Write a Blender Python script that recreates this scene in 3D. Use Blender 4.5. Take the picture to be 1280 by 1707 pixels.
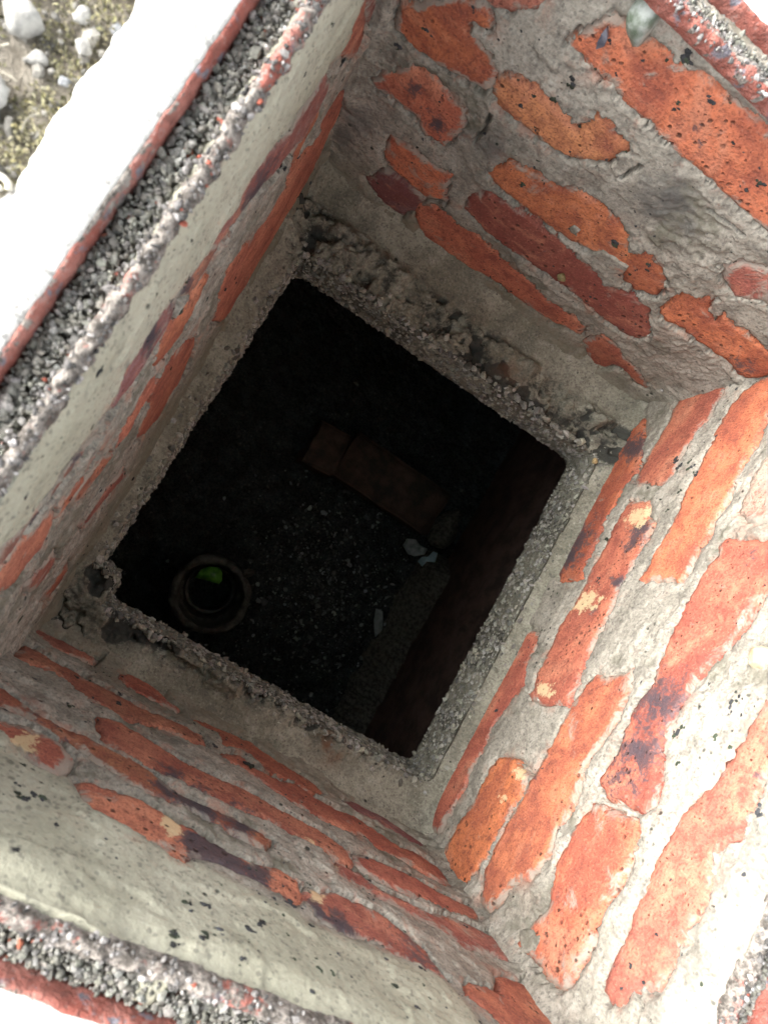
import bpy, math, random
import numpy as np
from mathutils import Matrix, Vector

# ------------------------------------------------------------------ scene, camera, light
for o in list(bpy.data.objects):
    bpy.data.objects.remove(o, do_unlink=True)
scene = bpy.context.scene
COL = scene.collection
RIM = 0.381          # height of the pit's rim above the concrete slab

cam_data = bpy.data.cameras.new('camera')
cam_data.sensor_width = 36.0
cam_data.lens = 22.72
cam_data.clip_start = 0.01
cam_data.clip_end = 200.0
cam = bpy.data.objects.new('camera', cam_data)
COL.objects.link(cam)
right = Vector((0.82665699, 0.49116948, 0.27457378))
up = Vector((-0.50795365, 0.86130825, -0.01145371))
back = Vector((-0.24211838, -0.13000247, 0.96149782))
M = Matrix((right, up, back)).transposed().to_4x4()
M.translation = Vector((-0.15556575, -0.09286069, 0.67395982))
cam.matrix_world = M
cam_data.dof.use_dof = True
cam_data.dof.focus_distance = 0.64
cam_data.dof.aperture_fstop = 10.5
scene.camera = cam

SUN_EL, SUN_AZ = math.radians(35), math.radians(183)     # azimuth of the sun in the ground plane, from +x
world = bpy.data.worlds.new('World'); scene.world = world; world.use_nodes = True
wn = world.node_tree; wn.nodes.clear()
sky = wn.nodes.new('ShaderNodeTexSky'); sky.sky_type = 'NISHITA'; sky.sun_disc = False
sky.sun_elevation = SUN_EL; sky.sun_rotation = math.radians(90) - SUN_AZ
sky.air_density = 1.0; sky.dust_density = 4.0; sky.ozone_density = 0.6
hs = wn.nodes.new('ShaderNodeHueSaturation'); hs.inputs['Saturation'].default_value = 0.18
bg = wn.nodes.new('ShaderNodeBackground'); bg.inputs['Strength'].default_value = 0.15
wo = wn.nodes.new('ShaderNodeOutputWorld')
wn.links.new(sky.outputs[0], hs.inputs['Color']); wn.links.new(hs.outputs[0], bg.inputs['Color']); wn.links.new(bg.outputs[0], wo.inputs['Surface'])
sun_d = bpy.data.lights.new('sun', 'SUN'); sun_d.energy = .52; sun_d.angle = math.radians(28); sun_d.color = (1, .965, .9)
sun = bpy.data.objects.new('sun', sun_d); COL.objects.link(sun)
sdir = Vector((math.cos(SUN_EL)*math.cos(SUN_AZ), math.cos(SUN_EL)*math.sin(SUN_AZ), math.sin(SUN_EL)))
sun.rotation_euler = sdir.to_track_quat('Z', 'Y').to_euler()
sun.location = sdir * 5
scene.view_settings.view_transform = 'Standard'
scene.view_settings.look = 'None'
scene.view_settings.exposure = 2.35
scene.view_settings.gamma = 1.0
scene.render.engine = 'CYCLES'
scene.cycles.use_adaptive_sampling = True
scene.cycles.adaptive_threshold = 0.02
scene.cycles.max_bounces = 5
scene.cycles.diffuse_bounces = 4

# ------------------------------------------------------------------ numpy noise
def _hash(ix, iy, iz, seed):
    h = (ix.astype(np.int64)*374761393 + iy.astype(np.int64)*668265263 + iz.astype(np.int64)*2147483647 + seed*974634777) & 0xffffffff
    h = ((h ^ (h >> 13)) * 1274126177) & 0xffffffff
    h = ((h ^ (h >> 16)) * 2246822519) & 0xffffffff
    return ((h ^ (h >> 15)) & 0xffffff) / float(0xffffff)

def vnoise(x, y, seed=0):
    """smooth value noise, -1..1"""
    x = np.asarray(x, float); y = np.asarray(y, float)
    ix = np.floor(x); iy = np.floor(y); fx = x-ix; fy = y-iy
    ux = fx*fx*fx*(fx*(fx*6-15)+10); uy = fy*fy*fy*(fy*(fy*6-15)+10)
    ix = ix.astype(np.int64); iy = iy.astype(np.int64); z = np.zeros_like(ix)
    a = _hash(ix, iy, z, seed); b = _hash(ix+1, iy, z, seed); c = _hash(ix, iy+1, z, seed); d = _hash(ix+1, iy+1, z, seed)
    return ((a*(1-ux)+b*ux)*(1-uy) + (c*(1-ux)+d*ux)*uy)*2-1

def fbm(x, y, octaves=4, seed=0, gain=.5):
    v = 0; a = 1; t = 0
    for i in range(octaves):
        v = v + a*vnoise(x*2**i + i*17.3, y*2**i - i*9.1, seed+i); t += a; a *= gain
    return v/t

def worley(x, y, seed=0):
    """distance to the nearest jittered cell point and that cell's random number"""
    ix = np.floor(x).astype(np.int64); iy = np.floor(y).astype(np.int64)
    best = np.full(x.shape, 9.0); rid = np.zeros(x.shape)
    z = np.zeros_like(ix)
    for dx in (-1, 0, 1):
        for dy in (-1, 0, 1):
            cx = ix+dx; cy = iy+dy
            px = cx+_hash(cx, cy, z, seed); py = cy+_hash(cx, cy, z+1, seed)
            d = np.hypot(px-x, py-y); m = d < best
            best = np.where(m, d, best); rid = np.where(m, _hash(cx, cy, z+2, seed), rid)
    return best, rid

def sstep(a, b, x):
    t = np.clip((x-a)/(b-a), 0, 1); return t*t*(3-2*t)

def poly_sdf(px, py, poly):
    """signed distance to a closed polygon, negative inside"""
    P = np.asarray(poly, float); n = len(P)
    d = np.full(px.shape, 1e9); ins = np.zeros(px.shape, bool)
    for i in range(n):
        ax, ay = P[i]; bx, by = P[(i+1) % n]
        ex, ey = bx-ax, by-ay; wx, wy = px-ax, py-ay
        t = np.clip((wx*ex+wy*ey)/max(ex*ex+ey*ey, 1e-9), 0, 1)
        d = np.minimum(d, (wx-ex*t)**2+(wy-ey*t)**2)
        c = ((ay > py) != (by > py))
        if ey != 0:
            ins ^= c & (px < ex*(py-ay)/ey+ax)
    d = np.sqrt(d)
    return np.where(ins, -d, d)

def line_dist(px, py, pts):
    d = np.full(px.shape, 1e9)
    for (ax, ay), (bx, by) in zip(pts[:-1], pts[1:]):
        ex, ey = bx-ax, by-ay; wx, wy = px-ax, py-ay
        t = np.clip((wx*ex+wy*ey)/max(ex*ex+ey*ey, 1e-9), 0, 1)
        d = np.minimum(d, (wx-ex*t)**2+(wy-ey*t)**2)
    return np.sqrt(d)

# ------------------------------------------------------------------ mesh helpers
def new_mesh(name, verts, faces, mat=None, smooth=True, attrs=None, colors=None):
    me = bpy.data.meshes.new(name)
    verts = np.asarray(verts, np.float32)
    if isinstance(faces, np.ndarray):
        k = faces.shape[1]; nf = len(faces)
        me.vertices.add(len(verts)); me.vertices.foreach_set('co', verts.ravel())
        me.loops.add(nf*k); me.loops.foreach_set('vertex_index', faces.astype(np.int32).ravel())
        me.polygons.add(nf); me.polygons.foreach_set('loop_start', np.arange(0, nf*k, k, dtype=np.int32))
        me.update(calc_edges=True)
    else:
        me.from_pydata([tuple(v) for v in verts], [], faces)
    me.polygons.foreach_set('use_smooth', np.full(len(me.polygons), smooth))
    for k, v in (attrs or {}).items():
        a = me.attributes.new(k, 'FLOAT', 'POINT'); a.data.foreach_set('value', np.asarray(v, np.float32))
    if colors is not None:
        a = me.attributes.new('tone', 'FLOAT_COLOR', 'POINT')
        c = np.ones((len(verts), 4), np.float32); c[:, :3] = colors; a.data.foreach_set('color', c.ravel())
    if mat: me.materials.append(mat)
    me.validate()
    return me

def link(name, me, parent=None, label=None, cat=None, group=None, kind=None, matrix=None):
    o = bpy.data.objects.new(name, me); COL.objects.link(o)
    if parent: o.parent = parent
    if matrix is not None: o.matrix_local = matrix
    if label: o['label'] = label
    if cat: o['category'] = cat
    if group: o['group'] = group
    if kind: o['kind'] = kind
    return o

def grid_faces(nx, ny):
    i = np.arange(nx*ny).reshape(ny, nx)
    return np.stack([i[:-1, :-1], i[:-1, 1:], i[1:, 1:], i[1:, :-1]], -1).reshape(-1, 4)

ICO_V = None
def ico():
    global ICO_V, ICO_F
    if ICO_V is None:
        t = (1+5**.5)/2
        v = np.array([(-1,t,0),(1,t,0),(-1,-t,0),(1,-t,0),(0,-1,t),(0,1,t),(0,-1,-t),(0,1,-t),(t,0,-1),(t,0,1),(-t,0,-1),(-t,0,1)], float)
        ICO_V = v/np.linalg.norm(v[0])
        ICO_F = np.array([(0,11,5),(0,5,1),(0,1,7),(0,7,10),(0,10,11),(1,5,9),(5,11,4),(11,10,2),(10,7,6),(7,1,8),(3,9,4),(3,4,2),(3,2,6),(3,6,8),(3,8,9),(4,9,5),(2,4,11),(6,2,10),(8,6,7),(9,8,1)])
    return ICO_V, ICO_F

def pebbles(pos, rad, rng, flat=.75, jit=.28, colors=None, normals=None):
    """many small angular stones in one vertex array"""
    V, F = ico(); n = len(pos)
    A = rng.normal(size=(n, 3, 3)); Q, _ = np.linalg.qr(A)
    sc = np.stack([rng.uniform(.75, 1.3, n), rng.uniform(.65, 1.0, n), rng.uniform(.4, flat, n)], 1)
    pts = V[None]*(1+rng.uniform(-jit, jit, (n, 12, 1)))*sc[:, None]*rad[:, None, None]
    pts = np.einsum('nij,nkj->nki', Q, pts) + pos[:, None]
    faces = (F[None]+12*np.arange(n)[:, None, None]).reshape(-1, 3)
    cols = None if colors is None else np.repeat(colors, 12, 0)
    return pts.reshape(-1, 3), faces, cols

def lump(name, mat, radius, rng_seed, squash=(1, 1, 1), rough=.18, sub=3, freq=2.2):
    """one stone: an icosphere pushed about by noise"""
    import bmesh
    bm = bmesh.new(); bmesh.ops.create_icosphere(bm, subdivisions=sub, radius=1.0)
    rr = np.random.default_rng(rng_seed); off = rr.uniform(0, 50, 3)
    co = np.array([v.co[:] for v in bm.verts])
    n = fbm(co[:, 0]*freq+off[0]+co[:, 2]*1.3*freq, co[:, 1]*freq+off[1]-co[:, 2]*.7*freq, 4, rng_seed)
    co = co*(1+rough*2*n)[:, None]*np.array(squash)*radius
    # a couple of broken flats
    for k in range(9):
        d = rr.normal(size=3); d /= np.linalg.norm(d); lim = radius*rr.uniform(.55, .8)*min(squash)/max(.5, min(squash))
        t = co@d; co = co-np.clip(t-lim, 0, None)[:, None]*d*.96
    for v, c in zip(bm.verts, co): v.co = c
    me = bpy.data.meshes.new(name); bm.to_mesh(me); bm.free()
    me.polygons.foreach_set('use_smooth', np.full(len(me.polygons), True))
    me.materials.append(mat)
    return me

# ------------------------------------------------------------------ material helpers
class NT:
    def __init__(self, name):
        self.m = bpy.data.materials.new(name); self.m.use_nodes = True
        self.t = self.m.node_tree; self.t.nodes.clear()
        self.out = self.t.nodes.new('ShaderNodeOutputMaterial')
        self.b = self.t.nodes.new('ShaderNodeBsdfPrincipled')
        self.t.links.new(self.b.outputs[0], self.out.inputs['Surface'])
    def n(self, typ, **kw):
        nd = self.t.nodes.new(typ)
        for k, v in kw.items(): setattr(nd, k, v)
        return nd
    def l(self, a, b): self.t.links.new(a, b)
    def val(self, x, sock):
        if hasattr(x, 'is_output'): self.l(x, sock)
        else: sock.default_value = x
    def math(self, op, a, b=0.0, clamp=False):
        nd = self.n('ShaderNodeMath', operation=op, use_clamp=clamp)
        self.val(a, nd.inputs[0]); self.val(b, nd.inputs[1]); return nd.outputs[0]
    def vmath(self, op, a, b):
        nd = self.n('ShaderNodeVectorMath', operation=op)
        self.val(a, nd.inputs[0]); self.val(b, nd.inputs[1]); return nd.outputs[0]
    def noise(self, vec, scale, detail=4, rough=.55, dist=0.0):
        nd = self.n('ShaderNodeTexNoise'); self.l(vec, nd.inputs['Vector'])
        nd.inputs['Scale'].default_value = scale; nd.inputs['Detail'].default_value = detail
        nd.inputs['Roughness'].default_value = rough; nd.inputs['Distortion'].default_value = dist
        return nd.outputs['Fac']
    def voro(self, vec, scale, out='Distance', feature='F1'):
        nd = self.n('ShaderNodeTexVoronoi', feature=feature); self.l(vec, nd.inputs['Vector']); nd.inputs['Scale'].default_value = scale
        return nd.outputs[out]
    def ramp(self, x, lo, hi, a=0.0, b=1.0):
        nd = self.n('ShaderNodeMapRange', interpolation_type='SMOOTHSTEP'); self.val(x, nd.inputs[0])
        for i, v in enumerate((lo, hi, a, b)): nd.inputs[1+i].default_value = v
        return nd.outputs[0]
    def mix(self, f, a, b, mode='MIX'):
        nd = self.n('ShaderNodeMix', data_type='RGBA', blend_type=mode); self.val(f, nd.inputs[0])
        for s, v in ((nd.inputs[6], a), (nd.inputs[7], b)):
            if hasattr(v, 'is_output'): self.l(v, s)
            else: s.default_value = (*v[:3], 1)
        return nd.outputs[2]
    def attr(self, name, out='Fac'):
        nd = self.n('ShaderNodeAttribute'); nd.attribute_name = name; return nd.outputs[out]
    def scalev(self, vec, s):
        return self.vmath('MULTIPLY', vec, s)
    def bump(self, h, strength, dist, prev=None):
        nd = self.n('ShaderNodeBump'); nd.inputs['Strength'].default_value = strength; nd.inputs['Distance'].default_value = dist
        self.l(h, nd.inputs['Height'])
        if prev is not None: self.l(prev, nd.inputs['Normal'])
        return nd.outputs[0]
    def fin(self, color, rough=.85, normal=None, spec=.3):
        self.val(color if hasattr(color, 'is_output') else (*color, 1), self.b.inputs['Base Color'])
        self.val(rough, self.b.inputs['Roughness']); self.b.inputs['Specular IOR Level'].default_value = spec
        if normal is not None: self.l(normal, self.b.inputs['Normal'])
        return self.m

def mortar_layers(nt, P, base_a, base_b, speck=1.0, rough=1.0):
    """grey sand-and-cement look shared by mortar, render and concrete: returns colour and bump height"""
    big = nt.noise(P, 9, 3, .6); mid = nt.noise(P, 60, 4, .75); fine = nt.noise(P, 380, 2, .75)
    c = nt.mix(nt.ramp(big, .38, .62), base_a, base_b)
    c = nt.mix(nt.math('MULTIPLY', nt.ramp(mid, .36, .54, .5, 0), rough), c, (.10, .092, .078))
    c = nt.mix(nt.math('MULTIPLY', nt.ramp(mid, .54, .70, 0, .4), rough), c, (.46, .44, .39))
    c = nt.mix(nt.math('MULTIPLY', nt.ramp(fine, .34, .54, .42, 0), rough), c, (.10, .095, .085))
    c = nt.mix(nt.math('MULTIPLY', nt.ramp(fine, .56, .72, 0, .3), rough), c, (.50, .48, .43))
    grains = nt.voro(P, 520, 'Color'); sep = nt.n('ShaderNodeSeparateColor'); nt.l(grains, sep.inputs[0])
    c = nt.mix(nt.math('MULTIPLY', nt.ramp(sep.outputs[1], .88, .95), .45), c, (.07, .065, .06))
    vn = nt.n('ShaderNodeTexVoronoi'); nt.l(P, vn.inputs['Vector']); vn.inputs['Scale'].default_value = 150
    vc = nt.n('ShaderNodeSeparateColor'); nt.l(vn.outputs['Color'], vc.inputs[0])
    dot = nt.math('MULTIPLY', nt.ramp(nt.math('DIVIDE', vn.outputs['Distance'], nt.math('ADD', nt.math('POWER', vc.outputs[1], 3.0), .35)), .34, .14), nt.ramp(vc.outputs[0], .72, .78))
    dot = nt.math('MULTIPLY', dot, nt.ramp(big, .42, .6)); dot = nt.math('MULTIPLY', dot, speck)
    c = nt.mix(dot, c, (.03, .033, .028))
    h = nt.math('ADD', nt.math('MULTIPLY', mid, .6), nt.math('MULTIPLY', fine, .4))
    h = nt.math('SUBTRACT', h, nt.math('MULTIPLY', dot, .3))
    return c, h

def mat_mortar():
    nt = NT('mortar'); tc = nt.n('ShaderNodeTexCoord'); oi = nt.n('ShaderNodeObjectInfo')
    P = nt.vmath('ADD', tc.outputs['Object'], nt.vmath('MULTIPLY', oi.outputs['Random'], (3.1, 7.7, 5.3)))
    pg = nt.attr('parge')
    c, h = mortar_layers(nt, P, nt.mix(pg, (.27, .25, .208), (.335, .328, .25)), nt.mix(pg, (.35, .325, .275), (.385, .375, .295)), 1.0, nt.ramp(pg, 0, 1, 1.0, .38))
    n = nt.noise(P, 45, 4, .7)
    st = nt.attr('stain')
    c = nt.mix(nt.ramp(nt.math('ADD', nt.math('MULTIPLY', st, 1.1), nt.math('MULTIPLY', nt.math('SUBTRACT', n, .5), 1.6)), .2, .9, 0, .8), c, (.10, .10, .095))
    du = nt.attr('dust'); c = nt.mix(nt.math('MULTIPLY', du, nt.ramp(n, .52, .66, 0, .6)), c, (.40, .17, .11))
    cr = nt.attr('crumb'); c = nt.mix(nt.math('MULTIPLY', cr, nt.ramp(n, .56, .42, .1, .7)), c, (.12, .115, .085))
    dp = nt.attr('depth_shade'); c = nt.mix(nt.math('MULTIPLY', dp, nt.ramp(nt.math('ADD', n, nt.math('MULTIPLY', dp, .25)), .42, .75, .1, .75)), c, (.16, .155, .11))  # lower walls painted darker to imitate light falling off with depth
    nb = nt.bump(h, .6, .0025)
    return nt.fin(c, nt.ramp(n, .3, .7, .75, .95), nb, .25)

def mat_brick(name='brick', wet=0.0):
    nt = NT(name); tc = nt.n('ShaderNodeTexCoord'); oi = nt.n('ShaderNodeObjectInfo')
    P = nt.vmath('ADD', tc.outputs['Object'], nt.vmath('MULTIPLY', oi.outputs['Random'], (13.1, 7.7, 5.3)))
    base = oi.outputs['Color']; smear = oi.outputs['Alpha']
    big = nt.noise(P, 16, 3, .65, .8); mid = nt.noise(P, 85, 4, .75); fine = nt.noise(P, 480, 2, .7)
    st = nt.noise(nt.scalev(P, (22, 22, 70)), 1.0, 3, .65)       # drag marks along the brick
    c = nt.mix(nt.ramp(big, .40, .56, .75, 0), base, nt.mix(.6, base, (.20, .045, .04)))
    c = nt.mix(nt.ramp(big, .54, .66, 0, .6), c, (.56, .24, .15))
    c = nt.mix(nt.ramp(mid, .34, .55, .55, 0), c, (.17, .05, .038))
    c = nt.mix(nt.ramp(mid, .57, .70, 0, .35), c, (.60, .26, .15))
    c = nt.mix(nt.ramp(st, .54, .72, 0, .3), c, (.50, .24, .15))
    c = nt.mix(nt.ramp(st, .46, .34, 0, .3), c, (.20, .06, .05))
    c = nt.mix(nt.ramp(fine, .50, .34, 0, .6), c, (.13, .05, .04))
    c = nt.mix(nt.ramp(fine, .58, .72, 0, .3), c, (.66, .34, .22))
    # soot and burnt patches, buff and lime patches
    n2 = nt.noise(P, 110, 4, .8, .4); n2c = nt.math('SUBTRACT', n2, .5); soot = nt.attr('soot')
    s = nt.ramp(nt.math('ADD', soot, nt.math('MULTIPLY', n2c, 2.6)), .38, .80, 0, .88)
    c = nt.mix(s, c, nt.mix(nt.ramp(soot, .55, .95), (.085, .06, .066), (.045, .052, .066)))
    bf = nt.ramp(nt.math('ADD', nt.attr('buff'), nt.math('MULTIPLY', n2c, 2.2)), .5, .72, 0, .9)
    c = nt.mix(bf, c, (.62, .47, .28))
    # mortar film: strongest beside the joints
    f = nt.math('ADD', nt.attr('film'), nt.math('MULTIPLY', smear, .9))
    f = nt.math('ADD', f, nt.math('MULTIPLY', nt.math('SUBTRACT', nt.noise(P, 34, 4, .78, .6), .5), 2.6))
    film = nt.ramp(f, .38, .84, 0, .86)
    c = nt.mix(film, c, (.31, .285, .24))
    # pores and black specks
    vn = nt.n('ShaderNodeTexVoronoi'); nt.l(nt.vmath('ADD', P, nt.vmath('MULTIPLY', n2c, (.004, .004, .004))), vn.inputs['Vector']); vn.inputs['Scale'].default_value = 200
    vc = nt.n('ShaderNodeSeparateColor'); nt.l(vn.outputs['Color'], vc.inputs[0])
    pore = nt.math('MULTIPLY', nt.ramp(nt.math('DIVIDE', vn.outputs['Distance'], nt.math('ADD', nt.math('POWER', vc.outputs[1], 3.0), .35)), .40, .16), nt.ramp(vc.outputs[0], .5, .6))
    pore = nt.math('MULTIPLY', pore, nt.ramp(nt.math('ADD', big, nt.math('MULTIPLY', mid, .5)), .66, .82))
    c = nt.mix(nt.math('MULTIPLY', pore, .8), c, (.05, .028, .022))
    h = nt.math('ADD', nt.math('MULTIPLY', mid, .6), nt.math('MULTIPLY', fine, .35))
    h = nt.math('ADD', h, nt.math('MULTIPLY', st, .5))
    h = nt.math('SUBTRACT', h, nt.math('MULTIPLY', pore, .8)); h = nt.math('ADD', h, nt.math('MULTIPLY', film, .3))
    nb = nt.bump(h, .9, .0024)
    if wet:
        c = nt.mix(wet, c, (.02, .018, .016))
    return nt.fin(c, nt.ramp(s, 0, 1, .8, .5), nb, .28)

def mat_tone(name, rough=.8, noise=.35, spec=.3, bump=.3, scale=900):
    """colour from the per-grain vertex colour, broken up by noise"""
    nt = NT(name); tc = nt.n('ShaderNodeTexCoord'); P = tc.outputs['Object']
    c = nt.attr('tone', 'Color'); n = nt.noise(P, scale, 4, .65)
    c = nt.mix(nt.ramp(n, .35, .65, noise, 0), c, (.05, .05, .045))
    return nt.fin(c, rough, nt.bump(n, bump, .0006), spec)

def mat_concrete(name, a, b, speck=1.0, dirt=0.0, rough=1.0):
    nt = NT(name); tc = nt.n('ShaderNodeTexCoord'); P = tc.outputs['Object']
    c, h = mortar_layers(nt, P, a, b, speck, rough)
    if dirt:
        d = nt.ramp(nt.noise(P, 26, 6, .7), .45, .62, 0, dirt); c = nt.mix(d, c, (.055, .055, .048))
    cr = nt.attr('crumb')
    c = nt.mix(nt.math('MULTIPLY', cr, nt.ramp(nt.noise(P, 48, 6, .75), .44, .60, 0, .9)), c, (.035, .036, .032))
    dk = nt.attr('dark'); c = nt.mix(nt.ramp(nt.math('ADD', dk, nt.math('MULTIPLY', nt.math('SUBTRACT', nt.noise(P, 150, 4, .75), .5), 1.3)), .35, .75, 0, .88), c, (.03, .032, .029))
    ru = nt.attr('rust'); c = nt.mix(nt.math('MULTIPLY', ru, nt.ramp(nt.noise(P, 60, 4), .35, .6)), c, (.13, .06, .03))
    nb = nt.bump(h, .6, .003); nb = nt.bump(nt.noise(P, 900, 2), .35, .0007, nb)
    return nt.fin(c, .9, nb, .25)

def mat_frame():
    """red oxide paint, chipped, under a crust of cement"""
    nt = NT('red_oxide_paint'); tc = nt.n('ShaderNodeTexCoord'); P = tc.outputs['Object']
    a = nt.noise(P, 50, 5, .65); b = nt.noise(P, 200, 4, .7)
    c = nt.mix(nt.ramp(a, .35, .65), (.27, .08, .06), (.42, .185, .15))
    c = nt.mix(nt.ramp(b, .48, .62, 0, .6), c, (.15, .06, .05))
    c = nt.mix(nt.ramp(b, .46, .34, 0, .45), c, (.40, .30, .27))
    c = nt.mix(nt.ramp(nt.noise(P, 90, 4), .58, .66, 0, .9), c, (.17, .18, .21))
    cr = nt.math('ADD', nt.attr('crust'), nt.math('MULTIPLY', nt.math('SUBTRACT', nt.noise(P, 130, 5, .75), .5), 1.6))
    cz = nt.mix(nt.ramp(b, .38, .62), (.09, .08, .07), (.31, .28, .25))
    k = nt.ramp(cr, .45, .62); c = nt.mix(k, c, cz)
    nb = nt.bump(nt.math('ADD', a, nt.math('MULTIPLY', b, 1.2)), .9, .003)
    return nt.fin(c, nt.ramp(k, 0, 1, .8, .92), nb, .2)

def mat_simple(name, a, b, scale=60, rough=.8, spec=.3, bump=.3, bd=.001, transl=None):
    nt = NT(name); tc = nt.n('ShaderNodeTexCoord'); P = tc.outputs['Object']
    n = nt.noise(P, scale, 5, .65); c = nt.mix(nt.ramp(n, .35, .65), a, b)
    m = nt.fin(c, rough, nt.bump(nt.noise(P, scale*4, 4, .7), bump, bd), spec)
    return m

MORTAR = mat_mortar(); BRICK = mat_brick(); SPECK = mat_tone('dark_moss', .75, .4)
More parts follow.
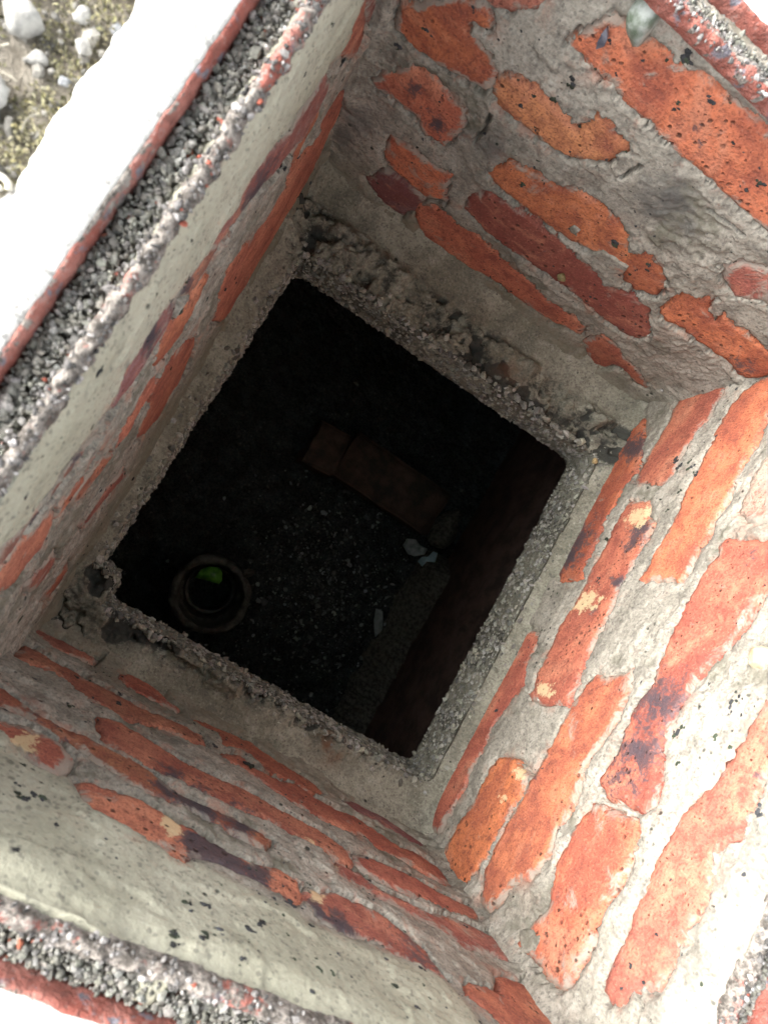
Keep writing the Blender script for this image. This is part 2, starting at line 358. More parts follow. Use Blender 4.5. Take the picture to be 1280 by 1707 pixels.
# ---- brick outlines on each wall: colour, mortar film, (along, up) in mm
WALL_BRICKS = {
 'L': [
  ((0.48, 0.15, 0.09), 0.20, [(210,305),(213,286),(209,279),(209,266),(217,242),(252,196),(260,199),(264,209),(255,229),(238,261),(229,285)]),
  ((0.22, 0.085, 0.065), 0.20, [(235,280),(243,255),(261,225),(306,174),(290,205),(257,257)]),
  ((0.24, 0.12, 0.1), 0.30, [(184,264),(170,254),(147,266),(137,260),(110,279),(83,291),(66,286),(45,299),(35,289),(22,286),(29,267),(39,271),(62,256),(89,248),(110,242),(134,222),(152,218),(171,197),(189,211),(206,224)]),
  ((0.22, 0.13, 0.12), 0.30, [(-4,300),(6,277),(-10,264),(-23,262),(-35,259),(-53,263),(-71,273),(-77,281),(-75,309),(-63,305),(-52,320),(-37,314),(-23,305)]),
  ((0.6, 0.185, 0.085), 0.10, [(30,254),(40,235),(30,223),(20,210),(2,205),(-21,219),(-30,230),(-27,250),(-11,260),(4,249),(20,249)]),
  ((0.6, 0.185, 0.085), 0.10, [(279,128),(303,70),(264,80),(252,50),(239,36),(212,26),(176,25),(140,23),(115,15),(88,12),(72,24),(49,94),(58,101),(63,149),(77,175),(84,180),(81,184),(114,143),(139,142),(171,134),(167,164),(204,139),(227,133),(224,156),(242,160)]),
  ((0.48, 0.15, 0.09), 0.10, [(19,133),(23,111),(9,82),(-6,62),(-28,64),(-43,53),(-66,82),(-73,117),(-61,140),(-44,151),(-39,186),(-24,189),(-11,179),(4,168)]),
  ((0.6, 0.185, 0.085), 0.15, [(-32,213),(-34,170),(-54,183),(-70,173),(-84,176),(-91,189),(-84,203),(-68,218),(-54,221),(-41,224)]),
  ((0.6, 0.185, 0.085), 0.20, [(-113,239),(-114,226),(-131,230),(-139,234),(-143,240),(-132,254),(-119,249)]),
  ((0.2, 0.14, 0.13), 0.30, [(-78,277),(-96,282),(-108,297),(-124,301),(-144,312),(-159,329),(-173,327),(-168,312),(-160,300),(-138,298),(-122,287),(-103,279),(-83,271)]),
  ((0.6, 0.185, 0.085), 0.20, [(-139,258),(-138,279),(-146,285),(-160,300),(-171,307),(-181,315),(-200,282),(-190,271),(-188,248),(-177,243),(-165,229),(-150,237)]),
  ((0.33, 0.12, 0.09), 0.25, [(-96,102),(-106,95),(-121,115),(-145,127),(-151,154),(-155,107),(-139,97),(-118,79),(-104,47)]),
  ((0.6, 0.185, 0.085), 0.20, [(-183,97),(-197,82),(-212,93),(-220,111),(-227,66),(-213,49),(-196,60)]),
  ((0.26, 0.13, 0.115), 0.25, [(39,287),(52,265),(36,258),(20,254),(10,270),(3,286),(15,291),(27,293)]),
  ((0.6, 0.185, 0.085), 0.20, [(203,203),(188,215),(176,211),(163,207),(155,201),(176,162),(180,179),(193,183),(206,187)]),
  ((0.44, 0.15, 0.09), 0.30, [(-93,181),(-108,185),(-123,192),(-134,205),(-132,229),(-117,226),(-103,220),(-94,212)]),
  ((0.6, 0.185, 0.085), 0.10, [(-95,253),(-96,233),(-103,232),(-106,247),(-100,256)]),
  ((0.36, 0.12, 0.08), 0.30, [(-171,181),(-179,186),(-191,198),(-196,209),(-205,162),(-192,150),(-179,152)]),
 ],
 'R': [
  ((0.6, 0.185, 0.085), 0.10, [(253,25),(213,50),(182,61),(165,57),(147,54),(130,54),(118,50),(90,55),(64,54),(42,58),(34,29),(38,13),(51,9),(95,-4),(127,-5),(152,-1),(180,5),(207,11),(239,14)]),
  ((0.48, 0.15, 0.09), 0.10, [(-35,-10),(-30,37),(-48,45),(-68,44),(-90,61),(-124,48),(-146,40),(-162,46),(-193,44),(-214,45),(-248,43),(-267,45),(-272,13),(-249,11),(-223,1),(-179,2),(-110,-7),(-74,-12)]),
  ((0.48, 0.15, 0.09), 0.10, [(286,70),(285,89),(283,111),(274,134),(263,136),(250,131),(236,136),(226,126),(194,123),(173,123),(160,118),(158,77),(164,67),(205,68),(234,72),(270,71)]),
  ((0.48, 0.15, 0.09), 0.12, [(136,77),(138,107),(120,117),(113,130),(99,131),(74,131),(58,131),(36,129),(21,133),(4,134),(-49,133),(-63,138),(-83,138),(-92,117),(-96,83),(-95,73),(-88,79),(-72,71),(-46,70),(-14,69),(8,72),(27,74),(57,71),(85,75),(110,72)]),
  ((0.6, 0.185, 0.085), 0.15, [(-167,75),(-157,103),(-160,131),(-176,135),(-189,135),(-208,135),(-238,133),(-261,131),(-276,127),(-287,106),(-290,76),(-274,68),(-248,70),(-218,74),(-190,74)]),
  ((0.6, 0.185, 0.085), 0.05, [(273,200),(274,180),(263,164),(246,157),(222,155),(191,155),(171,155),(143,154),(115,158),(91,156),(66,153),(51,151),(49,162),(54,179),(56,203),(71,205),(89,203),(99,208),(117,203),(131,208),(147,210),(172,208),(191,209),(210,209),(227,210),(243,214)]),
  ((0.6, 0.185, 0.085), 0.15, [(-46,158),(-49,173),(-31,198),(-49,206),(-61,204),(-78,208),(-105,201),(-124,197),(-136,202),(-162,204),(-184,203),(-196,208),(-211,202),(-226,195),(-240,180),(-256,178),(-271,170),(-271,154),(-251,142),(-231,139),(-189,141),(-147,143),(-117,145),(-84,145),(-70,149),(-59,151)]),
  ((0.48, 0.15, 0.09), 0.12, [(100,231),(99,247),(98,265),(102,276),(103,281),(82,291),(66,289),(39,286),(25,283),(11,278),(10,276),(-5,269),(-17,266),(-45,263),(-60,258),(-82,263),(-101,274),(-119,279),(-126,276),(-128,255),(-131,233),(-127,222),(-103,226),(-84,224),(-58,223),(-36,228),(-14,225),(15,222),(17,224),(41,223),(69,225),(82,230),(91,227)]),
  ((0.6, 0.185, 0.085), 0.30, [(-144,228),(-140,248),(-136,270),(-141,281),(-154,284),(-164,283),(-182,282),(-198,279),(-214,276),(-219,282),(-233,283),(-246,282),(-258,279),(-263,269),(-263,254),(-264,236),(-266,222),(-246,224),(-228,232),(-216,226),(-200,221),(-183,221),(-170,220),(-157,223)]),
  ((0.48, 0.165, 0.118), 0.12, [(-18,330),(-31,326),(-52,327),(-68,322),(-86,318),(-100,314),(-118,307),(-127,306),(-149,305),(-165,305),(-176,306),(-190,306),(-208,308),(-222,308),(-233,307),(-239,317),(-234,323),(-222,327),(-215,335),(-211,343),(-198,344),(-181,345),(-176,350),(-175,344),(-158,348),(-147,349),(-138,344),(-125,339),(-113,346),(-105,352),(-94,348),(-84,353),(-71,351),(-62,352),(-42,354),(-2,337)]),
  ((0.55, 0.4, 0.32), 0.60, [(180,228),(160,227),(126,230),(119,241),(118,263),(135,266),(183,243)]),
 ],
 'F': [
  ((0.6, 0.185, 0.085), 0.10, [(-127,54),(-113,70),(-88,71),(-62,77),(-38,72),(-10,70),(23,67),(49,57),(71,65),(90,66),(96,44),(69,34),(48,30),(21,27),(-9,29),(-40,18),(-72,16),(-103,15),(-120,32)]),
  ((0.48, 0.15, 0.09), 0.05, [(106,41),(109,72),(126,73),(148,63),(165,62),(181,56),(198,47),(201,40),(188,37),(163,45),(153,41),(151,23),(138,12),(121,28)]),
  ((0.19, 0.095, 0.095), 0.10, [(-183,37),(-169,69),(-135,73),(-126,71),(-127,43),(-136,22),(-157,20),(-172,27)]),
  ((0.6, 0.185, 0.085), 0.35, [(-181,115),(-161,122),(-139,120),(-119,127),(-114,108),(-108,88),(-123,75),(-148,76),(-172,78),(-179,88)]),
  ((0.3, 0.085, 0.06), 0.10, [(-93,122),(-83,140),(-58,144),(-30,149),(5,150),(29,146),(58,141),(80,151),(101,151),(127,128),(132,117),(129,104),(118,98),(100,97),(76,97),(46,99),(20,98),(-12,95),(-36,92),(-57,92),(-76,96),(-90,99)]),
  ((0.6, 0.185, 0.085), 0.20, [(-97,162),(-87,191),(-74,194),(-63,199),(-44,202),(-31,214),(-11,217),(9,214),(25,210),(37,196),(52,209),(69,206),(89,188),(90,171),(76,160),(62,162),(50,173),(21,167),(2,160),(-20,157),(-41,154),(-65,155),(-84,155)]),
  ((0.6, 0.185, 0.085), 0.10, [(111,160),(103,180),(99,206),(110,205),(118,217),(127,201),(144,196),(137,212),(154,207),(166,211),(182,208),(196,211),(209,212),(226,199),(224,167),(213,163),(192,168),(179,164),(160,164),(137,163),(122,157)]),
  ((0.6, 0.185, 0.085), 0.05, [(-221,260),(-217,247),(-211,246),(-199,262),(-180,281),(-169,287),(-159,283),(-156,275),(-169,271),(-169,263),(-156,263),(-143,259),(-137,250),(-135,232),(-147,228),(-176,222),(-193,219),(-213,221),(-214,236)]),
  ((0.68, 0.29, 0.12), 0.08, [(-135,250),(-122,265),(-105,268),(-91,265),(-78,264),(-72,256),(-65,268),(-66,282),(-58,287),(-46,280),(-37,284),(-32,275),(-35,256),(-47,244),(-59,234),(-77,230),(-96,229),(-116,229),(-131,232)]),
  ((0.6, 0.185, 0.085), 0.30, [(-215,160),(-207,180),(-190,203),(-172,206),(-158,204),(-140,202),(-133,187),(-139,154),(-157,148),(-169,160),(-190,160),(-209,156)]),
  ((0.6, 0.185, 0.085), 0.15, [(-112,308),(-110,316),(-106,330),(-102,341),(-93,344),(-83,344),(-71,347),(-64,348),(-54,347),(-43,349),(-31,352),(-18,353),(-6,355),(3,357),(16,356),(26,356),(93,303),(74,303),(57,303),(37,303),(19,303),(6,303),(-5,301),(-20,303),(-35,306),(-47,304),(-61,304),(-73,308),(-91,304),(-100,309)]),
  ((0.48, 0.165, 0.118), 0.50, [(90,254),(96,267),(112,279),(134,280),(156,262),(136,250),(124,236),(104,243)]),
  ((0.48, 0.165, 0.118), 0.40, [(-176,301),(-168,290),(-151,299),(-139,314),(-141,333)]),
 ],
 'B': [
  ((0.38, 0.14, 0.08), 0.10, [(-223,27),(-209,25),(-196,18),(-178,19),(-162,14),(-163,31),(-175,43),(-186,52),(-198,56),(-211,47),(-220,41)]),
  ((0.6, 0.185, 0.085), 0.25, [(-135,23),(-123,4),(-111,9),(-96,10),(-85,29),(-73,34),(-76,45),(-90,44),(-104,48),(-115,49),(-125,47),(-132,41)]),
  ((0.6, 0.185, 0.085), 0.10, [(-57,41),(-40,31),(-20,29),(5,17),(18,30),(41,37),(62,40),(82,47),(86,60),(69,74),(50,67),(22,77),(8,57),(-8,55),(-25,68),(-27,47),(-47,49)]),
  ((0.19, 0.095, 0.095), 0.20, [(112,48),(129,35),(166,32),(192,45),(215,54),(194,62),(168,61),(143,59),(116,64)]),
  ((0.38, 0.14, 0.08), 0.10, [(-214,108),(-216,84),(-205,81),(-188,84),(-171,83),(-158,89),(-143,85),(-129,84),(-111,88),(-90,77),(-71,76),(-49,74),(-45,93),(-60,103),(-78,104),(-90,107),(-104,122),(-117,131),(-131,124),(-145,132),(-159,119),(-172,109),(-186,106),(-198,111),(-210,118)]),
  ((0.48, 0.15, 0.09), 0.15, [(-29,92),(-9,71),(9,86),(28,85),(53,71),(75,82),(93,83),(118,77),(138,83),(147,88),(162,94),(183,89),(202,92),(211,97),(212,124),(201,130),(186,128),(167,123),(144,121),(126,127),(118,114),(99,126),(85,121),(63,123),(35,121),(12,108),(-5,102),(-24,103)]),
  ((0.48, 0.15, 0.09), 0.12, [(-137,156),(-126,147),(-111,146),(-90,151),(-69,157),(-42,156),(-15,149),(5,152),(24,154),(42,154),(65,153),(83,165),(87,182),(78,194),(63,188),(35,188),(9,183),(-18,189),(-43,194),(-68,195),(-91,200),(-110,195),(-127,188),(-134,172)]),
  ((0.48, 0.15, 0.09), 0.10, [(92,164),(105,157),(132,153),(161,150),(185,155),(211,154),(238,153),(213,181),(186,184),(160,188),(135,193),(112,193),(95,189),(90,183)]),
  ((0.38, 0.14, 0.08), 0.25, [(-212,191),(-204,191),(-190,196),(-173,202),(-157,205),(-141,200),(-123,200),(-105,200),(-86,205),(-67,214),(-43,214),(-24,209),(-7,212),(8,214),(-2,233),(-16,232),(-35,232),(-53,228),(-71,232),(-84,236),(-103,233),(-121,229),(-141,222),(-160,214),(-176,214),(-195,218),(-203,218)]),
  ((0.48, 0.165, 0.118), 0.45, [(66,198),(88,198),(107,206),(130,206),(152,206),(182,193),(206,193),(227,192),(236,210),(248,223),(252,235),(235,234),(221,226),(198,226),(171,234),(153,226),(131,226),(111,222),(89,222),(73,221),(61,218)]),
  ((0.6, 0.185, 0.085), 0.15, [(-132,264),(-121,257),(-107,255),(-93,250),(-78,252),(-66,256),(-48,256),(-31,261),(-14,261),(8,252),(23,258),(21,279),(9,291),(-7,283),(-24,279),(-45,282),(-57,288),(-64,304),(-69,304),(-72,291),(-83,293),(-95,293),(-104,288),(-119,290),(-124,281)]),
  ((0.48, 0.15, 0.09), 0.25, [(28,258),(37,261),(53,249),(74,247),(93,247),(110,257),(123,269),(124,275),(132,289),(117,293),(102,292),(86,290),(69,287),(53,294),(43,294),(31,288),(24,279)]),
  ((0.48, 0.15, 0.09), 0.35, [(-197,238),(-188,240),(-172,230),(-152,231),(-142,239),(-140,256),(-145,270),(-155,271),(-170,264),(-183,257),(-191,256)]),
  ((0.6, 0.185, 0.085), 0.15, [(153,282),(169,278),(181,279),(195,251),(212,249),(233,248),(257,240),(272,243),(285,249),(277,270),(233,290),(169,318),(155,310),(149,301),(142,298)]),
 ],
}
SOOT = {
 'R': [(85,17,19,25,0.8),(62,18,14,23,0.95),(210,34,14,18,1),(105,116,9,12,1),(88,115,8,11,0.8),(44,125,6,8,0.9),(11,109,5,8,0.8),(-49,244,16,21,0.8),(-91,243,15,21,0.8),(-119,248,12,17,0.6),(-103,-19,13,25,0.5),(-184,-9,7,18,0.4),(-155,143,5,9,0.55),(-197,154,5,10,0.5),(-64,350,5,5,0.5),(85,270,10,11,0.35),(-84,342,3,4,0.5),(280,118,12,13,0.4)],
 'F': [(-182,184,8,11,0.6),(-151,169,6,8,0.8),(206,176,14,12,0.6),(-14,325,4,4,0.6),(-2,321,5,5,0.6),(-10,120,6,9,0.3),(104,132,13,15,0.3),(-173,178,8,11,0.4)],
 'B': [(-53,275,9,15,1),(-32,273,13,19,1),(-11,276,10,14,0.9),(-53,219,15,25,0.8),(-72,209,12,22,0.8),(-19,214,13,23,0.7),(31,285,8,10,0.8),(47,292,11,13,0.8),(-167,261,4,10,0.8),(-174,205,6,17,0.5),(-150,200,9,22,0.4),(114,277,17,18,0.5)],
 'L': [(93,251,24,25,0.7),(6,296,12,25,0.8),(-27,296,8,25,0.8),(-104,304,6,25,0.9),(-136,322,7,25,0.9),(78,242,22,25,0.6)],
}
BUFF = {
 'R': [(118,104,10,14,0.9),(18,94,10,16,1),(-84,98,7,13,0.9),(11,85,7,11,0.9),(-165,120,4,8,1),(-192,117,4,8,0.8)],
 'F': [(-71,-76,14,25,0.3)],
 'B': [(-72,263,6,10,1),(52,214,14,21,0.9),(36,263,7,9,0.9),(-169,253,6,14,1)],
 'L': [],
}
STAIN = {
 'R': [(164,70,6,8,0.7),(-9,253,4,4,0.3)],
 'F': [(15,267,18,19,0.8),(41,260,14,14,0.6),(-108,193,12,18,0.6),(-211,109,12,18,0.6),(-218,72,10,16,0.7),(-129,186,7,10,0.5),(-51,375,9,8,0.5),(-17,362,9,8,0.4),(-210,198,10,13,0.3)],
 'B': [(-186,209,9,25,0.5),(-200,106,7,25,0.3),(186,215,27,25,0.3)],
 'L': [(-52,321,2,10,0.7)],
}
CRACKS = {
 'R': [[(-136,232),(-131,257),(-128,272)],[(-148,227),(-139,240),(-136,257)],[(-163,83),(-153,115),(-158,136)],[(-270,153),(-274,161),(-274,176)],[(34,19),(35,46),(42,64)],[(-46,327),(-65,322),(-82,321),(-101,313)],[(-221,331),(-225,343)],[(-98,83),(-97,100),(-92,119)],[(286,89),(280,134),(282,155)],[(176,228),(152,226),(128,230)]],
 'F': [[(-112,306),(-112,322)],[(-20,256),(-17,276)],[(-74,119),(-54,121),(-26,123)],[(129,118),(102,126),(68,129)],[(106,38),(104,57),(109,73)],[(-122,219),(-119,180)],[(42,284),(71,291)]],
 'B': [[(0,167),(39,169),(76,159)],[(19,224),(-20,228)],[(-208,29),(-159,42)],[(-70,385),(-67,387),(-60,381)]],
 'L': [[(25,306),(6,309),(-23,321)],[(-117,148),(-158,151)],[(-184,185),(-162,161)]],
}
PARGE = {
 'B': [[(-217,222),(-186,247),(-140,265),(-120,293),(-90,296),(-68,303),(-53,295),(-33,299),(-6,303),(15,301),(40,302),(77,297),(122,292),(138,317),(139,347),(-36,455),(-166,438)]],
 'L': [[(217,318),(223,254),(184,271),(158,267),(126,272),(83,291),(52,293),(28,290),(6,305),(-23,302),(-46,310),(-67,307),(-88,297),(-112,314),(-136,322),(-155,336),(-183,354),(-127,513),(-63,506),(96,444)]],
}
PATCH = {
 'F': [[(18,162),(23,179),(51,184),(55,170),(42,160)],[(-13,171),(-12,182),(-3,181),(-1,170)]],
 'R': [[(-260,216),(-249,225),(-247,241),(-259,243),(-269,229)],[(-231,203),(-218,215),(-221,227),(-233,215)]],
}
SPECKS = {
 'F': [(-33,330,3.4),(-21,346,4.3),(44,327,4.5),(44,317,2.5),(-51,356,5.5),(-92,329,2.4),(-88,308,1.9),(-94,292,2.5),(-95,274,2.0),(-70,335,2.4),(-60,344,2.3),(-76,316,2.4),(-193,240,3.7),(-109,259,2.6),(-108,243,2.6),(-96,272,3.0),(-69,265,2.1),(-89,237,2.7),(24,195,5.3),(10,335,2.9),(17,337,2.4),(31,335,3.0),(-94,289,3.0),(-160,201,3.9),(-160,196,2.8),(59,203,2.9),(63,195,3.0),(-37,258,2.1),(-172,281,3.0),(-139,293,2.0),(-205,210,3.3),(-67,177,3.5)],
 'R': [(187,119,4.1),(177,127,4.0),(176,144,4.6),(168,152,2.6),(147,149,2.6),(139,125,2.0),(128,144,2.6),(62,135,2.5),(89,72,3.4),(44,93,3.9),(39,98,2.6),(-41,216,2.2),(-62,272,3.1),(-67,269,2.6),(-28,305,4.0),(-37,307,3.0),(-35,314,2.0),(-57,304,2.5),(-24,311,2.5),(-84,284,2.5),(-106,243,1.6),(-127,31,3.5),(-87,355,3.7),(-123,364,2.3),(-120,372,1.4),(-190,367,2.3),(-213,320,2.0),(-184,349,1.4),(-216,279,2.6),(-217,284,2.1),(-51,33,2.1),(-58,318,2.4)],
 'B': [(-154,314,4.5),(-152,308,3.0),(-145,308,3.4),(-145,360,2.3),(-136,373,2.3),(-159,305,1.9),(-59,339,2.9),(-50,336,2.9),(-65,366,4.1),(-49,361,3.1),(-44,354,3.2),(-23,340,3.0),(-17,333,3.4),(-32,365,3.5),(-21,356,1.8),(16,351,2.6),(8,367,1.8),(1,351,1.5),(0,331,1.5),(-57,298,2.0),(-40,313,1.6),(8,297,3.7),(-16,304,2.4),(-3,299,2.1),(-1,90,5.8),(-126,108,3.9),(-160,162,3.5),(-189,149,3.1),(-166,97,2.8),(38,342,1.6),(72,330,2.1),(82,343,2.5),(73,310,1.7),(34,327,1.6),(95,321,1.7),(88,234,2.5),(-8,321,1.2),(-79,404,0.9)],
 'L': [(226,223,4.1),(210,250,2.4),(243,233,3.6),(232,252,1.5),(-31,267,2.3),(-15,159,2.4),(-105,304,2.8),(-107,199,3.1),(-114,332,1.9),(-128,235,1.7),(-144,300,2.1),(-63,364,2.7),(35,274,1.6),(243,22,2.7),(-58,280,1.9),(-80,281,1.9),(-85,326,1.6),(140,217,3.4),(250,128,1.8),(219,215,2.1),(-75,356,1.2),(13,332,1.0),(10,383,1.2),(-87,378,1.1),(-109,369,1.2),(-99,359,1.5),(-127,362,1.5)],
}
# ------------------------------------------------------------------ the four brick walls of the pit
#           origin            s axis          inward sign  s from  s to   label
WALLS = {
 'L': ((-.2255, 0, 0), (-.02, 1, 0), -1, -.300, .300, 'brick pit wall seen edge on, upper half smeared smooth with pale mortar, below the gravel filled groove'),
 'R': ((.225, 0, 0), (0, 1, 0), 1, -.300, .300, 'brightly lit brick pit wall with the clearest regular courses of red and orange bricks'),
 'F': ((0, .2734, 0), (1, 0, 0), -1, -.250, .250, 'brick pit wall with ragged orange patches showing through rough grey mortar'),
 'B': ((0, -.271, 0), (1, -.04, 0), 1, -.255, .255, 'brick pit wall with a smooth pale mortar band along its top and soot streaked bricks below'),
}
rngW = np.random.default_rng(5)
SURF = {}

def gauss(S, Z, blobs):
    a = np.zeros_like(S); S, Z = S+5*fbm(S*.07, Z*.07, 4, 71, .65), Z+5*fbm(S*.07+40, Z*.07, 4, 72, .65)
    for (s, z, rs, rz, amt) in blobs:
        a = np.maximum(a, amt*np.exp(-(((S-s)/max(rs*1.6, 5))**2+((Z-z)/max(rz*1.6, 5))**2)))
    return a

def build_wall(key, seed):
    O, sv, sg, s0, s1, label = WALLS[key]
    sv = Vector(sv).normalized(); zv = Vector((0, 0, 1)); yv = zv.cross(sv)
    mw = Matrix((sv, yv, zv)).transposed().to_4x4(); mw.translation = Vector(O)
    root = link('brick_wall', None, None, label, 'wall'); root.matrix_world = mw
    root.empty_display_size = .05
    step = .0013
    ns = int((s1-s0)/step)+1; nz = int((RIM+.020)/step)+1+26
    s = np.linspace(s0, s1, ns)*1000; z = np.linspace(-.022, RIM-.002+26*step, nz)*1000
    S, Z = np.meshgrid(s, z)
    sd = np.full(S.shape, 60.0)
    polys = [b[2] for b in WALL_BRICKS[key]]
    for po in polys:
        P = np.array(po); i0, i1 = np.searchsorted(s, [P[:, 0].min()-25, P[:, 0].max()+25]); j0, j1 = np.searchsorted(z, [P[:, 1].min()-25, P[:, 1].max()+25])
        if i1 <= i0 or j1 <= j0: continue
        sd[j0:j1, i0:i1] = np.minimum(sd[j0:j1, i0:i1], poly_sdf(S[j0:j1, i0:i1], Z[j0:j1, i0:i1], po))
    parge = np.zeros_like(S)
    for po in PARGE.get(key, []):
        parge = np.maximum(parge, sstep(6, -10, poly_sdf(S, Z, po)+5*fbm(S*.03, Z*.03, 3, seed+40)))
    patch = np.full(S.shape, 50.0)
    for po in PATCH.get(key, []):
        patch = np.minimum(patch, poly_sdf(S, Z, po)+1.2*fbm(S*.2, Z*.2, 3, seed+41))
    rough = sstep(-.15, .35, fbm(S*.012, Z*.012, 3, seed+1))*(1-.8*parge)*(.6 if key == 'R' else 1)
    # joint surface in mm above the brick faces
    base = -.9 + 2.0*fbm(S*.014, Z*.014, 3, seed+2) + 1.5*sstep(-.08, .12, fbm(S*.022, Z*.03, 4, seed+3)) - .6
    base += rough*1.0*fbm(S*.11, Z*.11, 3, seed+4) + (.22+.5*rough)*fbm(S*.35, Z*.35, 3, seed+5)
    base += .9*sstep(-.06, .10, fbm(S*.045, Z*.06, 4, seed+6))*(1-.5*parge)
    crm = sstep(.18, .4, fbm(S*.02+7, Z*.02, 3, seed+7))*(1-parge)
    w, rid = worley(S*.16, Z*.16, seed+8)
    base += crm*(1.9*(1-np.clip(w/.6, 0, 1)**2)*(rid-.25) - 1.0)
    base += parge*(2.6 + 1.2*fbm(S*.02, Z*.02, 2, seed+9))
    base += {'F': 1.5, 'B': 1.1, 'L': 1.1, 'R': .5}[key]
    # raked joints beside some bricks, slopped over others
    k = sstep(-.15, .35, fbm(S*.018+31, Z*.018, 3, seed+10))
    base -= k*(1-parge)*{'F': 1.6, 'B': 2.2, 'L': 2.0, 'R': 2.8}[key]*sstep(9, 1, sd)
    for pts in CRACKS.get(key, []):
        dl = line_dist(S+2.2*fbm(S*.1, Z*.1, 3, seed+11), Z+2.2*fbm(S*.1+9, Z*.1, 3, seed+12), pts)
        base -= 15*sstep(2.0, .5, dl)
    # corner and foot fillets
    e0 = np.minimum(np.abs(S-s0*1000-27), 1e9); ends = np.minimum(S-(s0*1000+26), (s1*1000-26)-S)
    if key in 'LR': ends = np.minimum(S+276, 273-S)
    else: ends = np.minimum(S+225, 225-S)
    base += 7*np.exp(-np.clip(ends, 0, None)/9)*(.55+.9*fbm(S*.03, Z*.03, 3, seed+13))*sstep(0, 6, sd)
    foot = np.exp(-np.clip(Z, 0, None)/11)
    base += {'L': 7, 'R': 7, 'F': 15, 'B': 13}[key]*foot*sstep(-2, 8, sd)
    jit = {'R': 1.3, 'F': 2.6, 'L': 2.0, 'B': 2.2}[key]*fbm(S*.045, Z*.06, 5, seed+14, .68) + .9*fbm(S*.4, Z*.4, 2, seed+15)
    jit += 6.0*fbm(S*.13, Z*.13, 4, seed+19, .8)
    sj = sd + jit - {'R': 1.4, 'F': 1.6, 'L': 2.6, 'B': 2.8}[key]
    gap = sstep(.16, .36, fbm(S*.012+77, Z*.035, 3, seed+23))*(1-parge)*np.exp(-((sj-.9)/.9)**2)
    base -= 9*gap
    inside = sstep(.6, -2.2, sj)
    hm = base*(1-inside) + (-9.0)*inside
    pm = sstep(.8, -1.2, patch); hm = np.maximum(hm, -9+pm*(10.6+.8*fbm(S*.2, Z*.2, 3, seed+16)))
    # the top edge rolls over and runs out under the frame
    ztop = RIM*1000-2; roll = {'L': 3, 'R': 8, 'F': 5, 'B': 6}[key]*(1+.5*fbm(S*.03, S*0, 3, seed+17))
    hm = hm-roll*sstep(ztop-22, ztop, Z)**1.5 - np.clip(Z-ztop, 0, None)
    Zc = np.minimum(Z, ztop-1.3*np.clip(Z-ztop-6, 0, None)+.7*fbm(S*.2, Z*.2, 3, seed+18))
    dust = np.exp(-np.clip(sd, 0, None)/{'L': 14, 'B': 13, 'F': 7, 'R': 7}[key])*(sd > -3)
    stain = gauss(S, Z, STAIN.get(key, []))
    co = np.stack([S/1000, sg*hm/1000, Zc/1000], -1).reshape(-1, 3)
    me = new_mesh('mortar', co, grid_faces(ns, nz), MORTAR, True, {'parge': parge.ravel(), 'stain': stain.ravel(), 'dust': dust.ravel(), 'depth_shade': (sstep(130, 0, Z+30*fbm(S*.02, Z*.02, 3, seed+21))*{'L': 1, 'F': .9, 'B': .8, 'R': .35}[key]).ravel(), 'crumb': (np.clip(crm+.6*foot, 0, 1)).ravel()})  # light falloff painted into the lower walls and their foot
    link('mortar', me, root)
    SURF[key] = (mw, sg, s, z, np.maximum(hm, np.where(inside > .5, 0, -9)))
    # bricks
    soot_b = SOOT.get(key, []); buff_b = BUFF.get(key, [])
    for bi, (colr, smear, po) in enumerate(WALL_BRICKS[key]):
        ag = {'L': .38, 'B': .34, 'F': .14, 'R': .06}[key]; colr = tuple(a_*(1-ag)+g_*ag for a_, g_ in zip(colr, (.31, .18, .125)))   # pulls each wall's brick colours towards a dull brown
        P = np.array(po, float); lim = 5.0
        st = 2.6
        xs = np.arange(P[:, 0].min()-9, P[:, 0].max()+9.1, st); zs = np.arange(P[:, 1].min()-9, P[:, 1].max()+9.1, st)
        X, Y = np.meshgrid(xs, zs)
        def f(a, b): return poly_sdf(a, b, po) + .9*fbm(a*.05, b*.06, 4, seed+20, .65) + 3.5*fbm(a*.16, b*.16, 3, seed+22, .75)
        D = f(X, Y); e = .4
        gx = (f(X+e, Y)-f(X-e, Y))/(2*e); gy = (f(X, Y+e)-f(X, Y-e))/(2*e); g = np.hypot(gx, gy)+1e-6
        over = np.clip(D-lim, 0, 3.5)
        X2 = X-over*gx/g; Y2 = Y-over*gy/g
        nx, ny = len(xs), len(zs); F = grid_faces(nx, ny)
        keep = D.ravel()[F].min(1) < lim
        F = F[keep]; used = np.unique(F); mp = -np.ones(nx*ny, int); mp[used] = np.arange(len(used)); F = mp[F]
        xv, yv_, dv = X2.ravel()[used], Y2.ravel()[used], D.ravel()[used]
        h0 = rngW.uniform(-.5, .9); tx, tz = rngW.uniform(-.006, .006), rngW.uniform(-.015, .015)
        cx, cz = P[:, 0].mean(), P[:, 1].mean()
        hh = h0 + tx*(xv-cx) + tz*(yv_-cz) + .55*fbm(xv*.05, yv_*.05, 4, seed+50+bi) + .25*fbm(xv*.3, yv_*.3, 2, seed+51)
        hh -= 1.6*sstep(-3.0, 1.0, dv+1.5*fbm(xv*.08, yv_*.08, 3, seed+60+bi))+13*sstep(1.2, 5.0, dv)
        hh -= 1.6*sstep(.35, .6, fbm(xv*.06, yv_*.06, 3, seed+70+bi))*sstep(-12, 0, dv)      # knocked corners
        nv = len(used)
        fr = np.stack([(xv-cx)/1000, sg*hh/1000, (yv_-cz)/1000], 1)
        bk = fr.copy(); bk[:, 1] = -sg*.045
        # rim of the patch -> sides
        ed = np.concatenate([F[:, [0, 1]], F[:, [1, 2]], F[:, [2, 3]], F[:, [3, 0]]]); key_ = np.sort(ed, 1)
